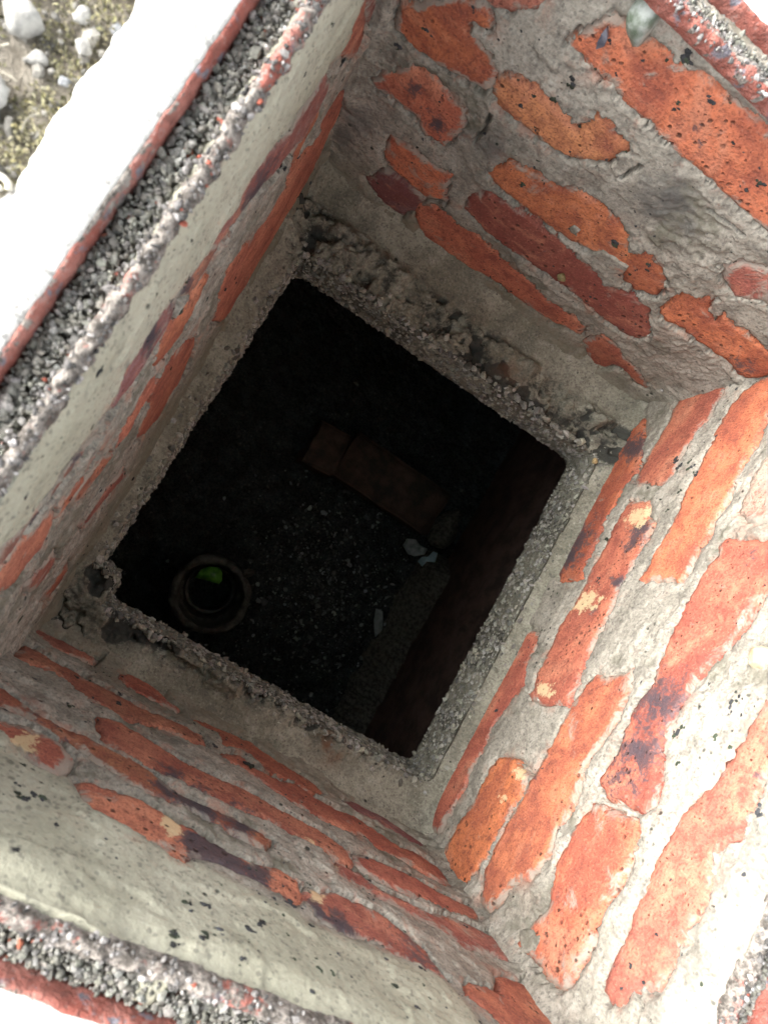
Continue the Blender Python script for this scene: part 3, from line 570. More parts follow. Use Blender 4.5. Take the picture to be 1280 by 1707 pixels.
        uq, idx, cnt = np.unique(key_, axis=0, return_index=True, return_counts=True); be = ed[idx[cnt == 1]]
        side = np.stack([be[:, 1], be[:, 0], be[:, 0]+nv, be[:, 1]+nv], 1)
        allF = np.concatenate([F, F[:, ::-1]+nv, side])
        so = np.clip(gauss(xv, yv_, soot_b)*{'B': 1.3, 'L': 1.2}.get(key, 1.05), 0, 1.1); bu = gauss(xv, yv_, buff_b)
        film = .75*sstep(-7, 0, dv+2*fbm(xv*.05, yv_*.05, 2, seed+80+bi))*rngW.uniform(.25, 1.0)
        z2 = np.zeros(nv)
        me = new_mesh('brick', np.concatenate([fr, bk]), allF, BRICK, True, {'soot': np.r_[so, z2], 'buff': np.r_[bu, z2], 'film': np.r_[film, z2]})
        o = link('brick', me, root, matrix=Matrix.Translation((cx/1000, 0, cz/1000)))
        jt = rngW.uniform(.86, 1.1); o.color = (min(colr[0]*jt, .75), colr[1]*jt*rngW.uniform(.92, 1.06), colr[2]*jt*rngW.uniform(.9, 1.2), smear)
    return root

for i, k in enumerate('LRFB'):
    build_wall(k, 100+i*211)

def on_wall(key, s, z, lift=0.0):
    """world point and inward normal on a pit wall, s and z in mm"""
    mw, sg, sa, za, hm = SURF[key]
    i = int(np.clip(np.searchsorted(sa, s), 0, len(sa)-1)); j = int(np.clip(np.searchsorted(za, z), 0, len(za)-1))
    h = hm[j, i]
    return mw @ Vector((s/1000, sg*(h+lift)/1000, z/1000)), (mw.to_3x3() @ Vector((0, sg, 0))).normalized()

# ------------------------------------------------------------------ concrete slab with the square opening
HOLE = [(-.200, .187), (.211, .189), (.212, -.235), (-.205, -.221)]
SLAB_T = .065
def hole_sdf(x, y, r=.012):
    P = np.array(HOLE); c = P.mean(0); Q = []
    for i in range(4):          # shrink, then the distance minus r rounds the corners
        a = P[i]; Q.append(a-np.sign(a-c)*r)
    return poly_sdf(x, y, np.array(Q))-r
def edge_noise(x, y):
    return .0012*fbm(x*60, y*60, 4, 900) + .0005*fbm(x*300, y*300, 2, 901)
SLABMAT = mat_concrete('slab_concrete', (.21, .205, .155), (.32, .315, .25), 1.0, .15)
slab = link('concrete_slab', None, None, 'crumbly concrete slab with a square opening at the bottom of the brick pit', 'slab')
step = .0015
xs = np.arange(-.243, .2431, step); ys = np.arange(-.296, .2901, step)
X, Y = np.meshgrid(xs, ys)
D = hole_sdf(X, Y)+edge_noise(X, Y)
# a blob of mortar closes off the corner by the left and bottom walls
D = np.minimum(1e9, D); lumpD = np.hypot(X+.206, Y+.214)-.024+.004*fbm(X*70, Y*70, 3, 902)
D = np.where(lumpD < 0, np.maximum(D, -lumpD), D); D = np.maximum(D, np.minimum(.004, -lumpD))
dwL = X+.2255; dwR = .225-X; dwF = .2734-Y; dwB = Y+.271
fil = .012*np.exp(-dwL/.011)+.016*np.exp(-dwR/.012)+.020*np.exp(-dwF/.012)+.018*np.exp(-dwB/.013)
lm = np.clip(sstep(.028, .055, dwF)*0+sstep(.030, .045, dwF)*sstep(.17, .20, Y)+sstep(.02, .04, dwB)*sstep(-.20, -.235, Y)+sstep(.06, .03, np.hypot(X+.19, Y+.225)), 0, 1)
lm = lm*(1-sstep(.16, .19, X)*sstep(.15, .1, Y))
lump_n = sstep(-.2, .3, fbm(X*16, Y*16, 3, 903))
wd, rid = worley(X*52+.9*fbm(X*60, Y*60, 3, 905), Y*52+.9*fbm(X*60+5, Y*60, 3, 906), 904)
wd2, rid2 = worley(X*210, Y*210, 907)
Hh = fil + .0012*fbm(X*40, Y*40, 4, 908) + .0006*fbm(X*300, Y*300, 3, 909)
Hh += lm*(.015*lump_n*(.35+.65*(1-np.clip(wd/.62, 0, 1)**2)*(.3+rid)) + .003*(1-np.clip(wd2/.6, 0, 1)**2)*(rid2-.3) + .0035*fbm(X*90, Y*90, 4, 910))
Hh -= lm*.008*sstep(.06, .26, fbm(X*45+3, Y*45, 4, 911))
Hh -= .004*sstep(.006, -.001, D)
Hh += np.where(lumpD < .004, .006*sstep(.004, -.01, lumpD), 0)
Hh -= .004*lm*sstep(.04, .20, fbm(X*26+9, Y*26, 4, 915, .6))
nx, ny = len(xs), len(ys); F = grid_faces(nx, ny); keep = D.ravel()[F].min(1) > 0
F = F[keep]; used = np.unique(F); mp = -np.ones(nx*ny, int); mp[used] = np.arange(len(used)); F = mp[F]
top = np.stack([X.ravel()[used], Y.ravel()[used], Hh.ravel()[used]], 1)
crumb = np.clip(lm*(.4+.9*sstep(.0, .2, fbm(X*45+3, Y*45, 4, 911)) + .8*sstep(.45, .7, wd)), 0, 1).ravel()[used]  # crumbly areas, with crevice shade painted dark between the lumps
dmask = (lm*sstep(.04, .20, fbm(X*26+9, Y*26, 4, 915, .6)) + .5*lm*sstep(.55, .8, wd))  # recesses and gaps between lumps painted near black as shade
dark = np.clip(dmask, 0, 1).ravel()[used]
rust = .55*np.exp(-(((X-.06)/.02)**2+((Y-.213)/.012)**2)).ravel()[used] + np.exp(-(((X-.09)/.018)**2+((Y+.25)/.012)**2)).ravel()[used]
# inner faces: drop the rim of the top straight down, then an underside reaching out over the chamber
ed = np.concatenate([F[:, [0, 1]], F[:, [1, 2]], F[:, [2, 3]], F[:, [3, 0]]]); ks = np.sort(ed, 1)
uq, idx, cnt = np.unique(ks, axis=0, return_index=True, return_counts=True); be = ed[idx[cnt == 1]]
mid = top[be].mean(1); inner = (np.abs(mid[:, 0]) < .235) & (mid[:, 1] > -.28) & (mid[:, 1] < .27)
be = be[inner]; ring = np.unique(be); rmap = {v: i for i, v in enumerate(ring)}
rows = np.linspace(0, 1, 22)[1:]
V = [top]; FF = [F]; prev = {v: v for v in ring}; n0 = len(top)
cs = top[ring]; nrm = cs[:, :2]-np.array([0, -.02]); nrm /= np.abs(nrm).max(1)[:, None]
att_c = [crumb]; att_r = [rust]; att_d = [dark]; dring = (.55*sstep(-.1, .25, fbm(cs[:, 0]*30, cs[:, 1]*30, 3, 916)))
for r in rows:
    zz = cs[:, 2]*(1-r) - SLAB_T*r
    off = .0012*fbm(cs[:, 0]*150+cs[:, 1]*150, zz*150, 3, 913) + .0015*sstep(.0, .1, np.full(len(ring), r)) * 0
    along = np.stack([cs[:, 0]+nrm[:, 0]*off, cs[:, 1]+nrm[:, 1]*off, zz], 1)
    cur = {v: n0+i for i, v in enumerate(ring)}
    V.append(along); FF.append(np.array([[prev[a], prev[b], cur[b], cur[a]] for a, b in be])); prev = cur; n0 += len(ring)
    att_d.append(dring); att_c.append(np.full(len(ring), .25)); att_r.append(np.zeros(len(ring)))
out = cs.copy(); out[:, :2] = np.stack([np.clip(cs[:, 0]*2.4, -.42, .42), np.clip(cs[:, 1]*2.4, -.52, .52)], 1); out[:, 2] = -SLAB_T
cur = {v: n0+i for i, v in enumerate(ring)}
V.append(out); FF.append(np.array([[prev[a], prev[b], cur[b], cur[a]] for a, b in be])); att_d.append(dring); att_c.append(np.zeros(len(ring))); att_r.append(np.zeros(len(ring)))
me = new_mesh('slab_body', np.concatenate(V), np.concatenate(FF), SLABMAT, True, {'crumb': np.concatenate(att_c), 'rust': np.concatenate(att_r), 'dark': np.concatenate(att_d)})
link('slab_body', me, slab)
# exposed aggregate round the opening
rng = np.random.default_rng(11)
AGG = mat_tone('aggregate', .7, .4, .35)
pos = []; rad = []
pick = rng.integers(0, len(ring), 7800)
zz = -rng.uniform(-.001, SLAB_T, 7800); rp = np.clip(rng.gamma(2.6, .00085, 7800)+.0011, .0012, .0052); so = rp*rng.uniform(.22, .70, 7800); zz = np.clip(zz, -SLAB_T+.6*rp, .0)
q = np.stack([cs[pick, 0]+nrm[pick, 0]*so, cs[pick, 1]+nrm[pick, 1]*so, zz], 1); pos.append(q); rad.append(rp)
bx = rng.uniform(-.23, .23, 26000); by = rng.uniform(-.28, .27, 26000); dd = hole_sdf(bx, by)+edge_noise(bx, by)
ok = (dd > .0015) & (rng.random(26000) < .55) & (dd < .002+.020*rng.random(26000)**3.5) & (np.hypot(bx+.206, by+.214) > .028)
bx, by = bx[ok], by[ok]; ii = np.clip(((bx-xs[0])/step).astype(int), 0, nx-1); jj = np.clip(((by-ys[0])/step).astype(int), 0, ny-1)
q = np.stack([bx, by, Hh[jj, ii]+rng.uniform(-.0026, -.0010, len(bx))], 1); pos.append(q); rad.append(rng.gamma(3, .0007, len(bx))+.0009)
pos = np.concatenate(pos); rad = np.clip(np.concatenate(rad), .0008, .0052); n = len(pos)
g = rng.uniform(.10, .46, n); colr = np.stack([g*rng.uniform(.96, 1.05, n), g*rng.uniform(.97, 1.03, n), g*rng.uniform(.78, .95, n)], 1)
v, f, c = pebbles(pos, rad, rng, .8, .25, colr)
link('aggregate', new_mesh('aggregate', v, f, AGG, False, colors=c), slab, kind='stuff')

# ------------------------------------------------------------------ the dark chamber below
FLOOR = -.565
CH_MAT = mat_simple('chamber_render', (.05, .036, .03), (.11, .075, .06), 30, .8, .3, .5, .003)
chamber = link('drain_chamber', None, None, 'dark rendered drain chamber below the slab opening', 'chamber')
def sheet(name, mat, o, u, v, nu, nv, amp, freq, seed, parent=None, attrs=None, **kw):
    """rectangular surface with relief along its normal"""
    o, u, v = np.array(o, float), np.array(u, float), np.array(v, float); nn = np.cross(u, v); nn /= np.linalg.norm(nn)
    A, Bq = np.meshgrid(np.linspace(0, 1, nu), np.linspace(0, 1, nv))
    lu, lv = np.linalg.norm(u), np.linalg.norm(v)
    d = amp*fbm(A*lu*freq, Bq*lv*freq, 5, seed)
    P = o+A[..., None]*u+Bq[..., None]*v+d[..., None]*nn
    return link(name, new_mesh(name, P.reshape(-1, 3), grid_faces(nu, nv), mat), parent, **kw)
CX0, CX1, CY0, CY1 = -.33, .325, -.42, .42
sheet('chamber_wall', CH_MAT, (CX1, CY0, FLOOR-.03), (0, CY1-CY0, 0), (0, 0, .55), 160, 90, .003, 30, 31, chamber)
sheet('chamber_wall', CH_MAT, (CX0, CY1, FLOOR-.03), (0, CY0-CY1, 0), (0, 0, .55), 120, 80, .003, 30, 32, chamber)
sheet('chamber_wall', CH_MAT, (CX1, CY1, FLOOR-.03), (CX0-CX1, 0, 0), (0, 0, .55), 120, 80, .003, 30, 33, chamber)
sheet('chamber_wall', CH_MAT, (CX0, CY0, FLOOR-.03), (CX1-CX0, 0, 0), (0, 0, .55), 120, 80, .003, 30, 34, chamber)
# haunch of rough concrete along the foot of the chamber wall
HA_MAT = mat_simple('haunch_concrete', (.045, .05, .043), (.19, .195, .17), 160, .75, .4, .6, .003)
yy = np.linspace(CY0, .075, 240); prof = [(.262, FLOOR-.01), (.272, FLOOR+.012), (.280, FLOOR+.026), (.292, FLOOR+.034), (.305, FLOOR+.040), (.316, FLOOR+.046), (.328, FLOOR+.055)]
pv = []; tp = sstep(.075, .02, yy)
for (px, pz) in prof:
    pv.append(np.stack([px+.016*fbm(yy*38, yy*0+px*60, 5, 51, .65), yy, FLOOR-.012+(pz-FLOOR+.012)*tp+.011*fbm(yy*60, yy*0+px*140, 5, 52, .65)], 1))
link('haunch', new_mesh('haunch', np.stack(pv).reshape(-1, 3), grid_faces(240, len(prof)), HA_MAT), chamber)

# wet sludge on the chamber floor
def mat_sludge():
    nt = NT('wet_sludge'); tc = nt.n('ShaderNodeTexCoord'); P = tc.outputs['Object']
    a = nt.noise(P, 40, 5, .65); b = nt.noise(P, 260, 4, .7); v = nt.voro(P, 110)
    c = nt.mix(nt.ramp(a, .4, .62), (.014, .021, .023), (.05, .068, .073))  # paler bluish blotches help imitate wet glints
    c = nt.mix(nt.math('MULTIPLY', nt.ramp(v, .28, .12), nt.ramp(a, .45, .6)), c, (.15, .17, .17))
    nb = nt.bump(nt.math('ADD', b, nt.math('MULTIPLY', v, -.8)), .8, .005)
    return nt.fin(c, nt.ramp(b, .38, .60, .03, .5), nb, .5)
SLUDGE = mat_sludge()
nu = 260
A, Bq = np.meshgrid(np.linspace(CX0, .34, nu), np.linspace(CY0, CY1, nu))
w, rid = worley(A*60, Bq*60, 61)
hz = FLOOR + .006*fbm(A*12, Bq*12, 3, 62) + .003*(1-np.clip(w/.6, 0, 1)**2)*rid + .0022*fbm(A*110, Bq*110, 3, 63)
link('sludge', new_mesh('sludge', np.stack([A, Bq, hz], -1).reshape(-1, 3), grid_faces(nu, nu), SLUDGE), None, 'black wet sludge glinting on the chamber floor', 'sludge', kind='stuff')
rng = np.random.default_rng(21); n = 3600
GRITW = mat_tone('wet_grit_glints', .12, .5, .6)
px = rng.normal(.13, .10, n); py = rng.normal(-.11, .11, n); ok = (px > CX0+.02) & (px < .275) & (py > CY0) & (py < CY1) & (np.hypot(px+.064, py+.212) > .075); px, py = px[ok], py[ok]; n = len(px)
g = np.where(rng.random(n) < .3, rng.uniform(.3, .75, n), rng.uniform(.04, .3, n)); colr = np.stack([g*.85, g*rng.uniform(.95, 1.05, n), g*rng.uniform(.95, 1.1, n)], 1)  # some stones painted pale bluish to stand in for glints
v, f, c = pebbles(np.stack([px, py, np.full(n, FLOOR+.003)+rng.uniform(-.002, .003, n)], 1), np.clip(rng.gamma(1.8, .0010, n), .0009, .008), rng, .7, .3, colr)
link('wet_grit_glints', new_mesh('wet_grit_glints', v, f, GRITW, False, colors=c), None, 'wet stones and grit in the sludge, some coloured bright as glints', 'grit', kind='stuff')

# loose bricks lying in the chamber
LOOSE = mat_simple('loose_brick', (.055, .052, .046), (.15, .105, .085), 22, .85, .25, .8, .004)
def loose_brick(sx, sy, sz, loc, rz, tilt, label, colr, smear, seed, broken=False):
    import bmesh
    bm = bmesh.new(); bmesh.ops.create_cube(bm, size=1.0)
    bmesh.ops.scale(bm, vec=(sx, sy, sz), verts=bm.verts)
    bmesh.ops.bevel(bm, geom=bm.edges[:], offset=.004, segments=2, affect='EDGES')
    bmesh.ops.subdivide_edges(bm, edges=bm.edges[:], cuts=6, use_grid_fill=True)
    co = np.array([v.co[:] for v in bm.verts])
    nn = fbm(co[:, 0]*45+co[:, 2]*40, co[:, 1]*45-co[:, 2]*30, 4, seed); d = co/np.array([sx, sy, sz])
    co += d*(nn*.004)[:, None]
    if broken:
        e = np.clip(co[:, 0]*-1-(sx/2-.012+.012*fbm(co[:, 1]*40, co[:, 2]*40, 3, seed+3)), 0, None); co[:, 0] += e
    for v, c in zip(bm.verts, co): v.co = c
    me = bpy.data.meshes.new('loose_brick'); bm.to_mesh(me); bm.free(); me.materials.append(LOOSE)
    me.polygons.foreach_set('use_smooth', np.full(len(me.polygons), True))
    o = link('loose_brick', me, None, label, 'brick', 'loose bricks in the chamber')
    o.location = loc; o.rotation_euler = (tilt[0], tilt[1], rz); o.color = (*colr, smear)
    return o
loose_brick(.217, .096, .062, (.131, .121, -.531), math.radians(-2), (.02, -.02), 'whole red brick lying loose on the chamber floor beside the blue paper scraps', (.26, .15, .115), .5, 71)
loose_brick(.074, .086, .060, (-.018, .111, -.534), math.radians(3), (-.03, .03), 'half brick lying at the far end of the whole loose brick', (.20, .12, .09), .4, 72, True)
ls = link('loose_stone', lump('loose_stone', HA_MAT, .045, 77, (.55, 1.2, .5), .2), None, 'grey chunk of mortar leaning between loose brick and chamber wall', 'rubble')
ls.location = (.275, .10, FLOOR+.03); ls.rotation_euler = (0, .5, -.15)

# clay pipe standing up through the sludge
PIPE = mat_simple('clay_pipe', (.045, .05, .045), (.13, .14, .128), 90, .6, .4, .6, .002)
PIPE_IN = mat_simple('pipe_inside', (.012, .012, .011), (.03, .03, .027), 60, .4, .5, .4, .002)
pipe = link('drain_pipe', None, None, 'round clay pipe mouth rising from the sludge with a green leaf in it', 'pipe'); pipe.location = (-.064, -.212, 0)
def lathe(name, prof, mat, parent, n=72, amp=.0, seed=0, smooth=True):
    a = np.linspace(0, 2*np.pi, n, endpoint=False); P = []
    for k, (r, z) in enumerate(prof):
        rr = r*(1+amp*fbm(np.cos(a)*3+k*.4, np.sin(a)*3+k*.4, 4, seed)); zz_ = z+amp*.08*fbm(np.cos(a)*5, np.sin(a)*5+k, 3, seed+1)
        P.append(np.stack([rr*np.cos(a), rr*np.sin(a), zz_], 1))
    m = len(prof); i = np.arange(n); F = np.concatenate([np.stack([k*n+i, k*n+(i+1) % n, (k+1)*n+(i+1) % n, (k+1)*n+i], 1) for k in range(m-1)])
    return link(name, new_mesh(name, np.concatenate(P), F, mat, smooth), parent)
lathe('socket', [(.060, FLOOR-.02), (.062, -.46), (.0650, -.425), (.0645, -.419), (.060, -.4165), (.054, -.417), (.0525, -.421), (.052, -.45), (.051, -.475), (.047, -.478)], PIPE, pipe, 96, .085, 81)
lathe('barrel', [(.048, -.476), (.0435, -.480), (.042, -.484), (.0415, -.53), (.041, -.575)], PIPE_IN, pipe, 72, .03, 82)
lathe('inner_lip', [(.0425, -.497), (.039, -.494), (.037, -.496), (.0365, -.502)], PIPE, pipe, 72, .04, 83)
lathe('plug', [(.042, -.574), (.02, -.572), (.0005, -.573)], PIPE_IN, pipe, 48, .05, 84)
nub = link('broken_nub', lump('broken_nub', PIPE, .011, 85, (1.5, .6, .8), .3), pipe); nub.location = (.030, .058, -.424); nub.rotation_euler = (0, .2, .6)

# green leaf caught in the pipe
def mat_leaf():
    nt = NT('green_leaf'); tc = nt.n('ShaderNodeTexCoord'); P = tc.outputs['Object']
    c = nt.mix(nt.ramp(nt.noise(P, 70, 4), .4, .6), (.07, .28, .03), (.20, .56, .08))
    return nt.fin(c, .3, None, .5)
LEAF = mat_leaf()
lp = [(-.022, .004), (-.012, .014), (.004, .018), (.020, .013), (.024, .002), (.021, -.010), (.014, -.016), (.002, -.008), (-.010, -.002)]
bmv = [(x, y, .002*math.sin(x*150)+.003*math.cos(y*120)) for x, y in lp] + [(.004, .003, .006)]
bmv += [(x, y, z-.0008) for x, y, z in bmv]
nl = len(lp); fc = []
for i in range(nl):
    j = (i+1) % nl; fc += [(i, j, nl), (j+nl+1, i+nl+1, 2*nl+1), (i, i+nl+1, j+nl+1, j)]
lf = link('leaf', new_mesh('leaf', np.array(bmv), fc, LEAF, True), None, 'bright green leaf lying inside the pipe mouth', 'leaf')
lf.location = (-.079, -.192, -.470); lf.rotation_euler = (.1, -.1, .72)

# blue paper scraps by the haunch
SCRAP = mat_simple('blue_paper', (.38, .58, .66), (.55, .74, .80), 60, .7, .3, .3, .001)
SCRAP_G = mat_simple('grey_paper', (.30, .38, .40), (.50, .58, .60), 80, .7, .3, .3, .001)
def scrap(outline, loc, rz, label, mat, seed, amp=.006):
    O = np.array(outline, float); c = O.mean(0); n = len(O); rings = [1, .75, .5, .25]
    P = np.concatenate([c+(O-c)*r for r in rings]+[c[None]]); z = amp*fbm(P[:, 0]*90, P[:, 1]*90, 3, seed)+amp*.6*np.sin(P[:, 0]*260+seed)
    F = []
    for k in range(3):
        for i in range(n): j = (i+1) % n; F.append((k*n+i, k*n+j, (k+1)*n+j, (k+1)*n+i))
    for i in range(n): F.append((3*n+i, 3*n+(i+1) % n, 4*n))
    m = len(P); V = np.concatenate([np.c_[P, z], np.c_[P, z-.0006]])
    F += [tuple(m+q for q in f[::-1]) for f in F] + [(i, i+m, (i+1) % n+m, (i+1) % n) for i in range(n)]
    o = link('paper_scrap', new_mesh('paper_scrap', V, F, mat, False), None, label, 'paper', 'paper scraps in the chamber'); o.location = loc; o.rotation_euler = (0, 0, rz); return o
scrap([(-.022, -.012), (-.004, -.018), (.010, -.012), (.024, .004), (.020, .016), (.004, .012), (-.010, .014), (-.024, .004)], (.236, .040, FLOOR+.040), -.2, 'crumpled grey blue paper scrap at the corner of the loose brick', SCRAP_G, 91)
scrap([(-.006, -.022), (.008, -.018), (.006, -.004), (.014, .008), (.004, .024), (-.006, .016), (-.002, .002), (-.010, -.010)], (.268, .036, FLOOR+.045), -.5, 'small bright blue torn paper scrap on the haunch', SCRAP, 92)
scrap([(-.030, -.002), (-.010, -.009), (.012, -.010), (.026, -.008), (.012, .004), (-.006, .010), (-.024, .010)], (.252, -.122, FLOOR+.026), -.95, 'pointed blue grey paper scrap at the sludge edge, apart from the others', SCRAP_G, 93)
# ------------------------------------------------------------------ rim: cover frame, grit, concrete surround, ground
XL, XR, YB, YF = -.2235, .2320, -.2705, .2590     # inner edges of the frame
def ring_sweep(name, prof, mat, parent=None, per=330, amp=0, freq=60, seed=0, zamp=None, attrs=None, jag=None, **kw):
    """profile (distance out from the pit, height above the rim) carried round the four sides"""
    P = []; At = []; m = len(prof); F = []
    base = 0
    for side in range(4):
        for k, (d, z) in enumerate(prof):
            x0, x1, y0, y1 = XL-d, XR+d, YB-d, YF+d; t = np.linspace(0, 1, per)
            if side == 0: x = np.full(per, x0); y = y0+(y1-y0)*t; nx_, ny_ = -1, 0
            elif side == 1: x = x0+(x1-x0)*t; y = np.full(per, y1); nx_, ny_ = 0, 1
            elif side == 2: x = np.full(per, x1); y = y1+(y0-y1)*t; nx_, ny_ = 1, 0
            else: x = x1+(x0-x1)*t; y = np.full(per, y0); nx_, ny_ = 0, -1
            fade = sstep(0, .01, t)*sstep(1, .99, t)
            a = amp if not callable(amp) else amp(k); za = a if zamp is None else (zamp(k) if callable(zamp) else zamp)
            nz_ = fbm((x+y*.3)*freq+d*freq, (y-x*.3)*freq+z*freq*1.7, 4, seed); n2 = fbm((x+y*.3)*freq+d*freq+50, (y-x*.3)*freq+z*freq, 4, seed+5)
            dd = a*n2*fade + (jag(k)*fbm((x+y)*45, k*.0+(x-y)*45, 4, seed+9)*fade if jag else 0)
            P.append(np.stack([x+nx_*dd, y+ny_*dd, RIM+z+za*nz_], 1)); At.append(np.full(per, float(k)))
        f = grid_faces(per, m)+base; F.append(f); base += per*m
    P = np.concatenate(P); At = np.concatenate(At)
    at = {a: fn(At, P) for a, fn in (attrs or {}).items()}
    return link(name, new_mesh(name, P, np.concatenate(F), mat, True, at), parent, **kw)

FRAME = mat_frame()
frame = link('cover_frame', None, None, 'square red painted cover frame round the pit rim with a groove for the lid', 'frame')
# inner upstand, crusted with cement on top
SIDE = lambda P: np.select([P[:, 1] > YF-.001, P[:, 1] < YB+.001, P[:, 0] > XR-.001], [1, 3, 2], 0)
ip = [(.0030, -.010), (0, -.0045), (0, -.001), (.0002, .0020), (.0010, .0040), (.0025, .0050), (.0040, .0050), (.0054, .0040), (.0066, .0022), (.0076, -.001), (.0084, -.009), (.0170, -.011), (.0245, -.011)]
ring_sweep('inner_upstand', ip, FRAME, frame, 460, lambda k: .0024 if 0 < k < 10 else .0006, 150, 300, lambda k: .0028 if 2 < k < 10 else .0006,
           attrs={'crust': lambda A, P: np.where(SIDE(P) == 1, np.where(A > 4, .45, .05), np.where(A < 3, .82, .70))+.45*fbm(P[:, 0]*34, P[:, 1]*34, 3, 310)})
op = [(.0242, -.010), (.0242, .0020), (.0245, .0056), (.0254, .0068), (.0266, .0071), (.0275, .0060)]
ring_sweep('outer_upstand', op, FRAME, frame, 420, .0013, 95, 320, .0009,
           attrs={'crust': lambda A, P: np.where(A > 2, .50, .30)+.45*fbm(P[:, 0]*22, P[:, 1]*22, 3, 330)})
# grit lying in the groove
rng = np.random.default_rng(41); n = 25000
per = np.array([YF-YB, XR-XL, YF-YB, XR-XL]); sid = rng.choice(4, n, p=per/per.sum()); t = rng.random(n); d = rng.uniform(.0078, .0238, n)
x = np.where(sid == 0, XL-d, np.where(sid == 2, XR+d, XL-d+(XR-XL+2*d)*t)); y = np.where(sid == 1, YF+d, np.where(sid == 3, YB-d, YB-d+(YF-YB+2*d)*t))
mound = .0035*np.cos((d-.016)/.008*1.2)-.005; z = RIM+mound+rng.uniform(-.003, .0012, n)-.001
rad = np.clip(rng.gamma(2.0, .00038, n)+.0005, .0006, .0032)
g = np.where(rng.random(n) < .08, rng.uniform(.34, .50, n), rng.uniform(.15, .34, n)); colr = np.stack([g*rng.uniform(.98, 1.05, n), g*rng.uniform(.98, 1.02, n), g*rng.uniform(.84, .96, n)], 1)
rb = rng.random(n) < .01; colr[rb] = (.30, .10, .06)
# white crumbs of cement on the crust
n2 = 6000; sid2 = rng.choice(4, n2, p=per/per.sum()); t2 = rng.random(n2); d2 = np.clip(rng.normal(.0035, .0032, n2), -.001, .0105)
x2 = np.where(sid2 == 0, XL-d2, np.where(sid2 == 2, XR+d2, XL-d2+(XR-XL+2*d2)*t2)); y2 = np.where(sid2 == 1, YF+d2, np.where(sid2 == 3, YB-d2, YB-d2+(YF-YB+2*d2)*t2))
g2 = np.where(rng.random(n2) < .22, rng.uniform(.32, .55, n2), rng.uniform(.06, .28, n2)); c2 = np.stack([g2, g2*.95, g2*.92], 1); rr_ = rng.random(n2) < .04; c2[rr_] = (.42, .12, .08)
pos = np.concatenate([np.stack([x, y, z], 1), np.stack([x2, y2, RIM+.0045-np.clip(np.abs(d2-.0035)-.002, 0, 1)*.9+rng.uniform(-.0015, .0008, n2)], 1)])
v, f, c = pebbles(pos, np.concatenate([rad, np.clip(rng.gamma(2, .0004, n2), .0004, .0022)]), rng, .8, .25, np.concatenate([colr, c2]))
GRIT = mat_tone('grit', .92, .45, .15)
link('grit', new_mesh('grit', v, f, GRIT, False, colors=c), None, 'grey grit filling the groove of the red cover frame', 'grit', kind='stuff')
# concrete surround
SUR = mat_concrete('surround_concrete', (.58, .57, .54), (.64, .63, .60), .35, rough=.35)
sp_ = [(.0262, -.02), (.0262, .0060), (.0275, .0074), (.032, .0080), (.040, .0086), (.049, .0090), (.054, .0086), (.0565, .0070), (.058, .003), (.059, -.006), (.060, -.02)]
ring_sweep('concrete_surround', sp_, SUR, None, 420, .0003, 40, 340, lambda k: .0006, jag=lambda k: .0035 if k > 5 else 0,
           label='smooth pale concrete kerb between the red frame and the soil, bleached by sun', cat='kerb')
SOIL = mat_simple('dry_soil', (.17, .15, .12), (.33, .30, .25), 80, .95, .2, .8, .004)
gp = [(.050, -.012)]+[(.054+.0035*i, -.004) for i in range(34)]+[(.2, -.004), (.3, -.006), (.6, -.01), (1.5, -.01), (5, -.01), (40, -.01)]
ring_sweep('ground', gp, SOIL, None, 360, 0, 90, 350, lambda k: .0035 if 0 < k < 34 else .002, kind='structure')

# dry moss, straw and stones on the soil
rng = np.random.default_rng(43)
def ground_pts(n, dmin, dmax):
    sid = rng.choice(4, n, p=per/per.sum()); t = rng.random(n); d = rng.uniform(dmin, dmax, n)
    x = np.where(sid == 0, XL-d, np.where(sid == 2, XR+d, XL-d+(XR-XL+2*d)*t)); y = np.where(sid == 1, YF+d, np.where(sid == 3, YB-d, YB-d+(YF-YB+2*d)*t))
    return x, y, d
# moss: tiny curled leaflets heaped in cushions
N = 120000
x, y, d = ground_pts(N, .0585, .130)
cush = fbm(x*42, y*42, 3, 361); ok = cush > -.45+.25*rng.random(N); x, y, cush = x[ok], y[ok], cush[ok]; N = len(x)
zz = RIM-.004+.014*np.clip(cush+.25, 0, 1)*rng.random(N)**.5
L_ = rng.uniform(.0012, .0038, N); az = rng.uniform(0, 2*np.pi, N); el = rng.uniform(-.2, 1.3, N)
dv = np.stack([np.cos(az)*np.cos(el), np.sin(az)*np.cos(el), np.sin(el)], 1); sd_ = np.stack([-np.sin(az), np.cos(az), np.zeros(N)], 1); wv = L_*rng.uniform(.22, .5, N)
p0 = np.stack([x, y, zz], 1); mid_ = p0+dv*(L_*.55)[:, None]+np.array([0, 0, .0003]); tip = p0+dv*L_[:, None]-np.stack([0*L_, 0*L_, L_*.25], 1)
V = np.stack([p0, mid_-sd_*wv[:, None]*.5, tip, mid_+sd_*wv[:, None]*.5], 1).reshape(-1, 3)
F = np.arange(4*N).reshape(N, 4)
h_ = rng.random(N); g = rng.uniform(.14, .44, N); colr = np.stack([g*(.95+.15*h_), g*(.93+.05*h_), g*(.48+.2*rng.random(N))], 1)
dk = rng.random(N) < .25; colr[dk] *= .35
MOSS = mat_tone('dry_moss', .9, .25, .15)
link('moss', new_mesh('moss', V, F, MOSS, False, colors=np.repeat(colr, 4, 0)), None, 'cushions of dry yellow green moss on the soil', 'moss', kind='stuff')
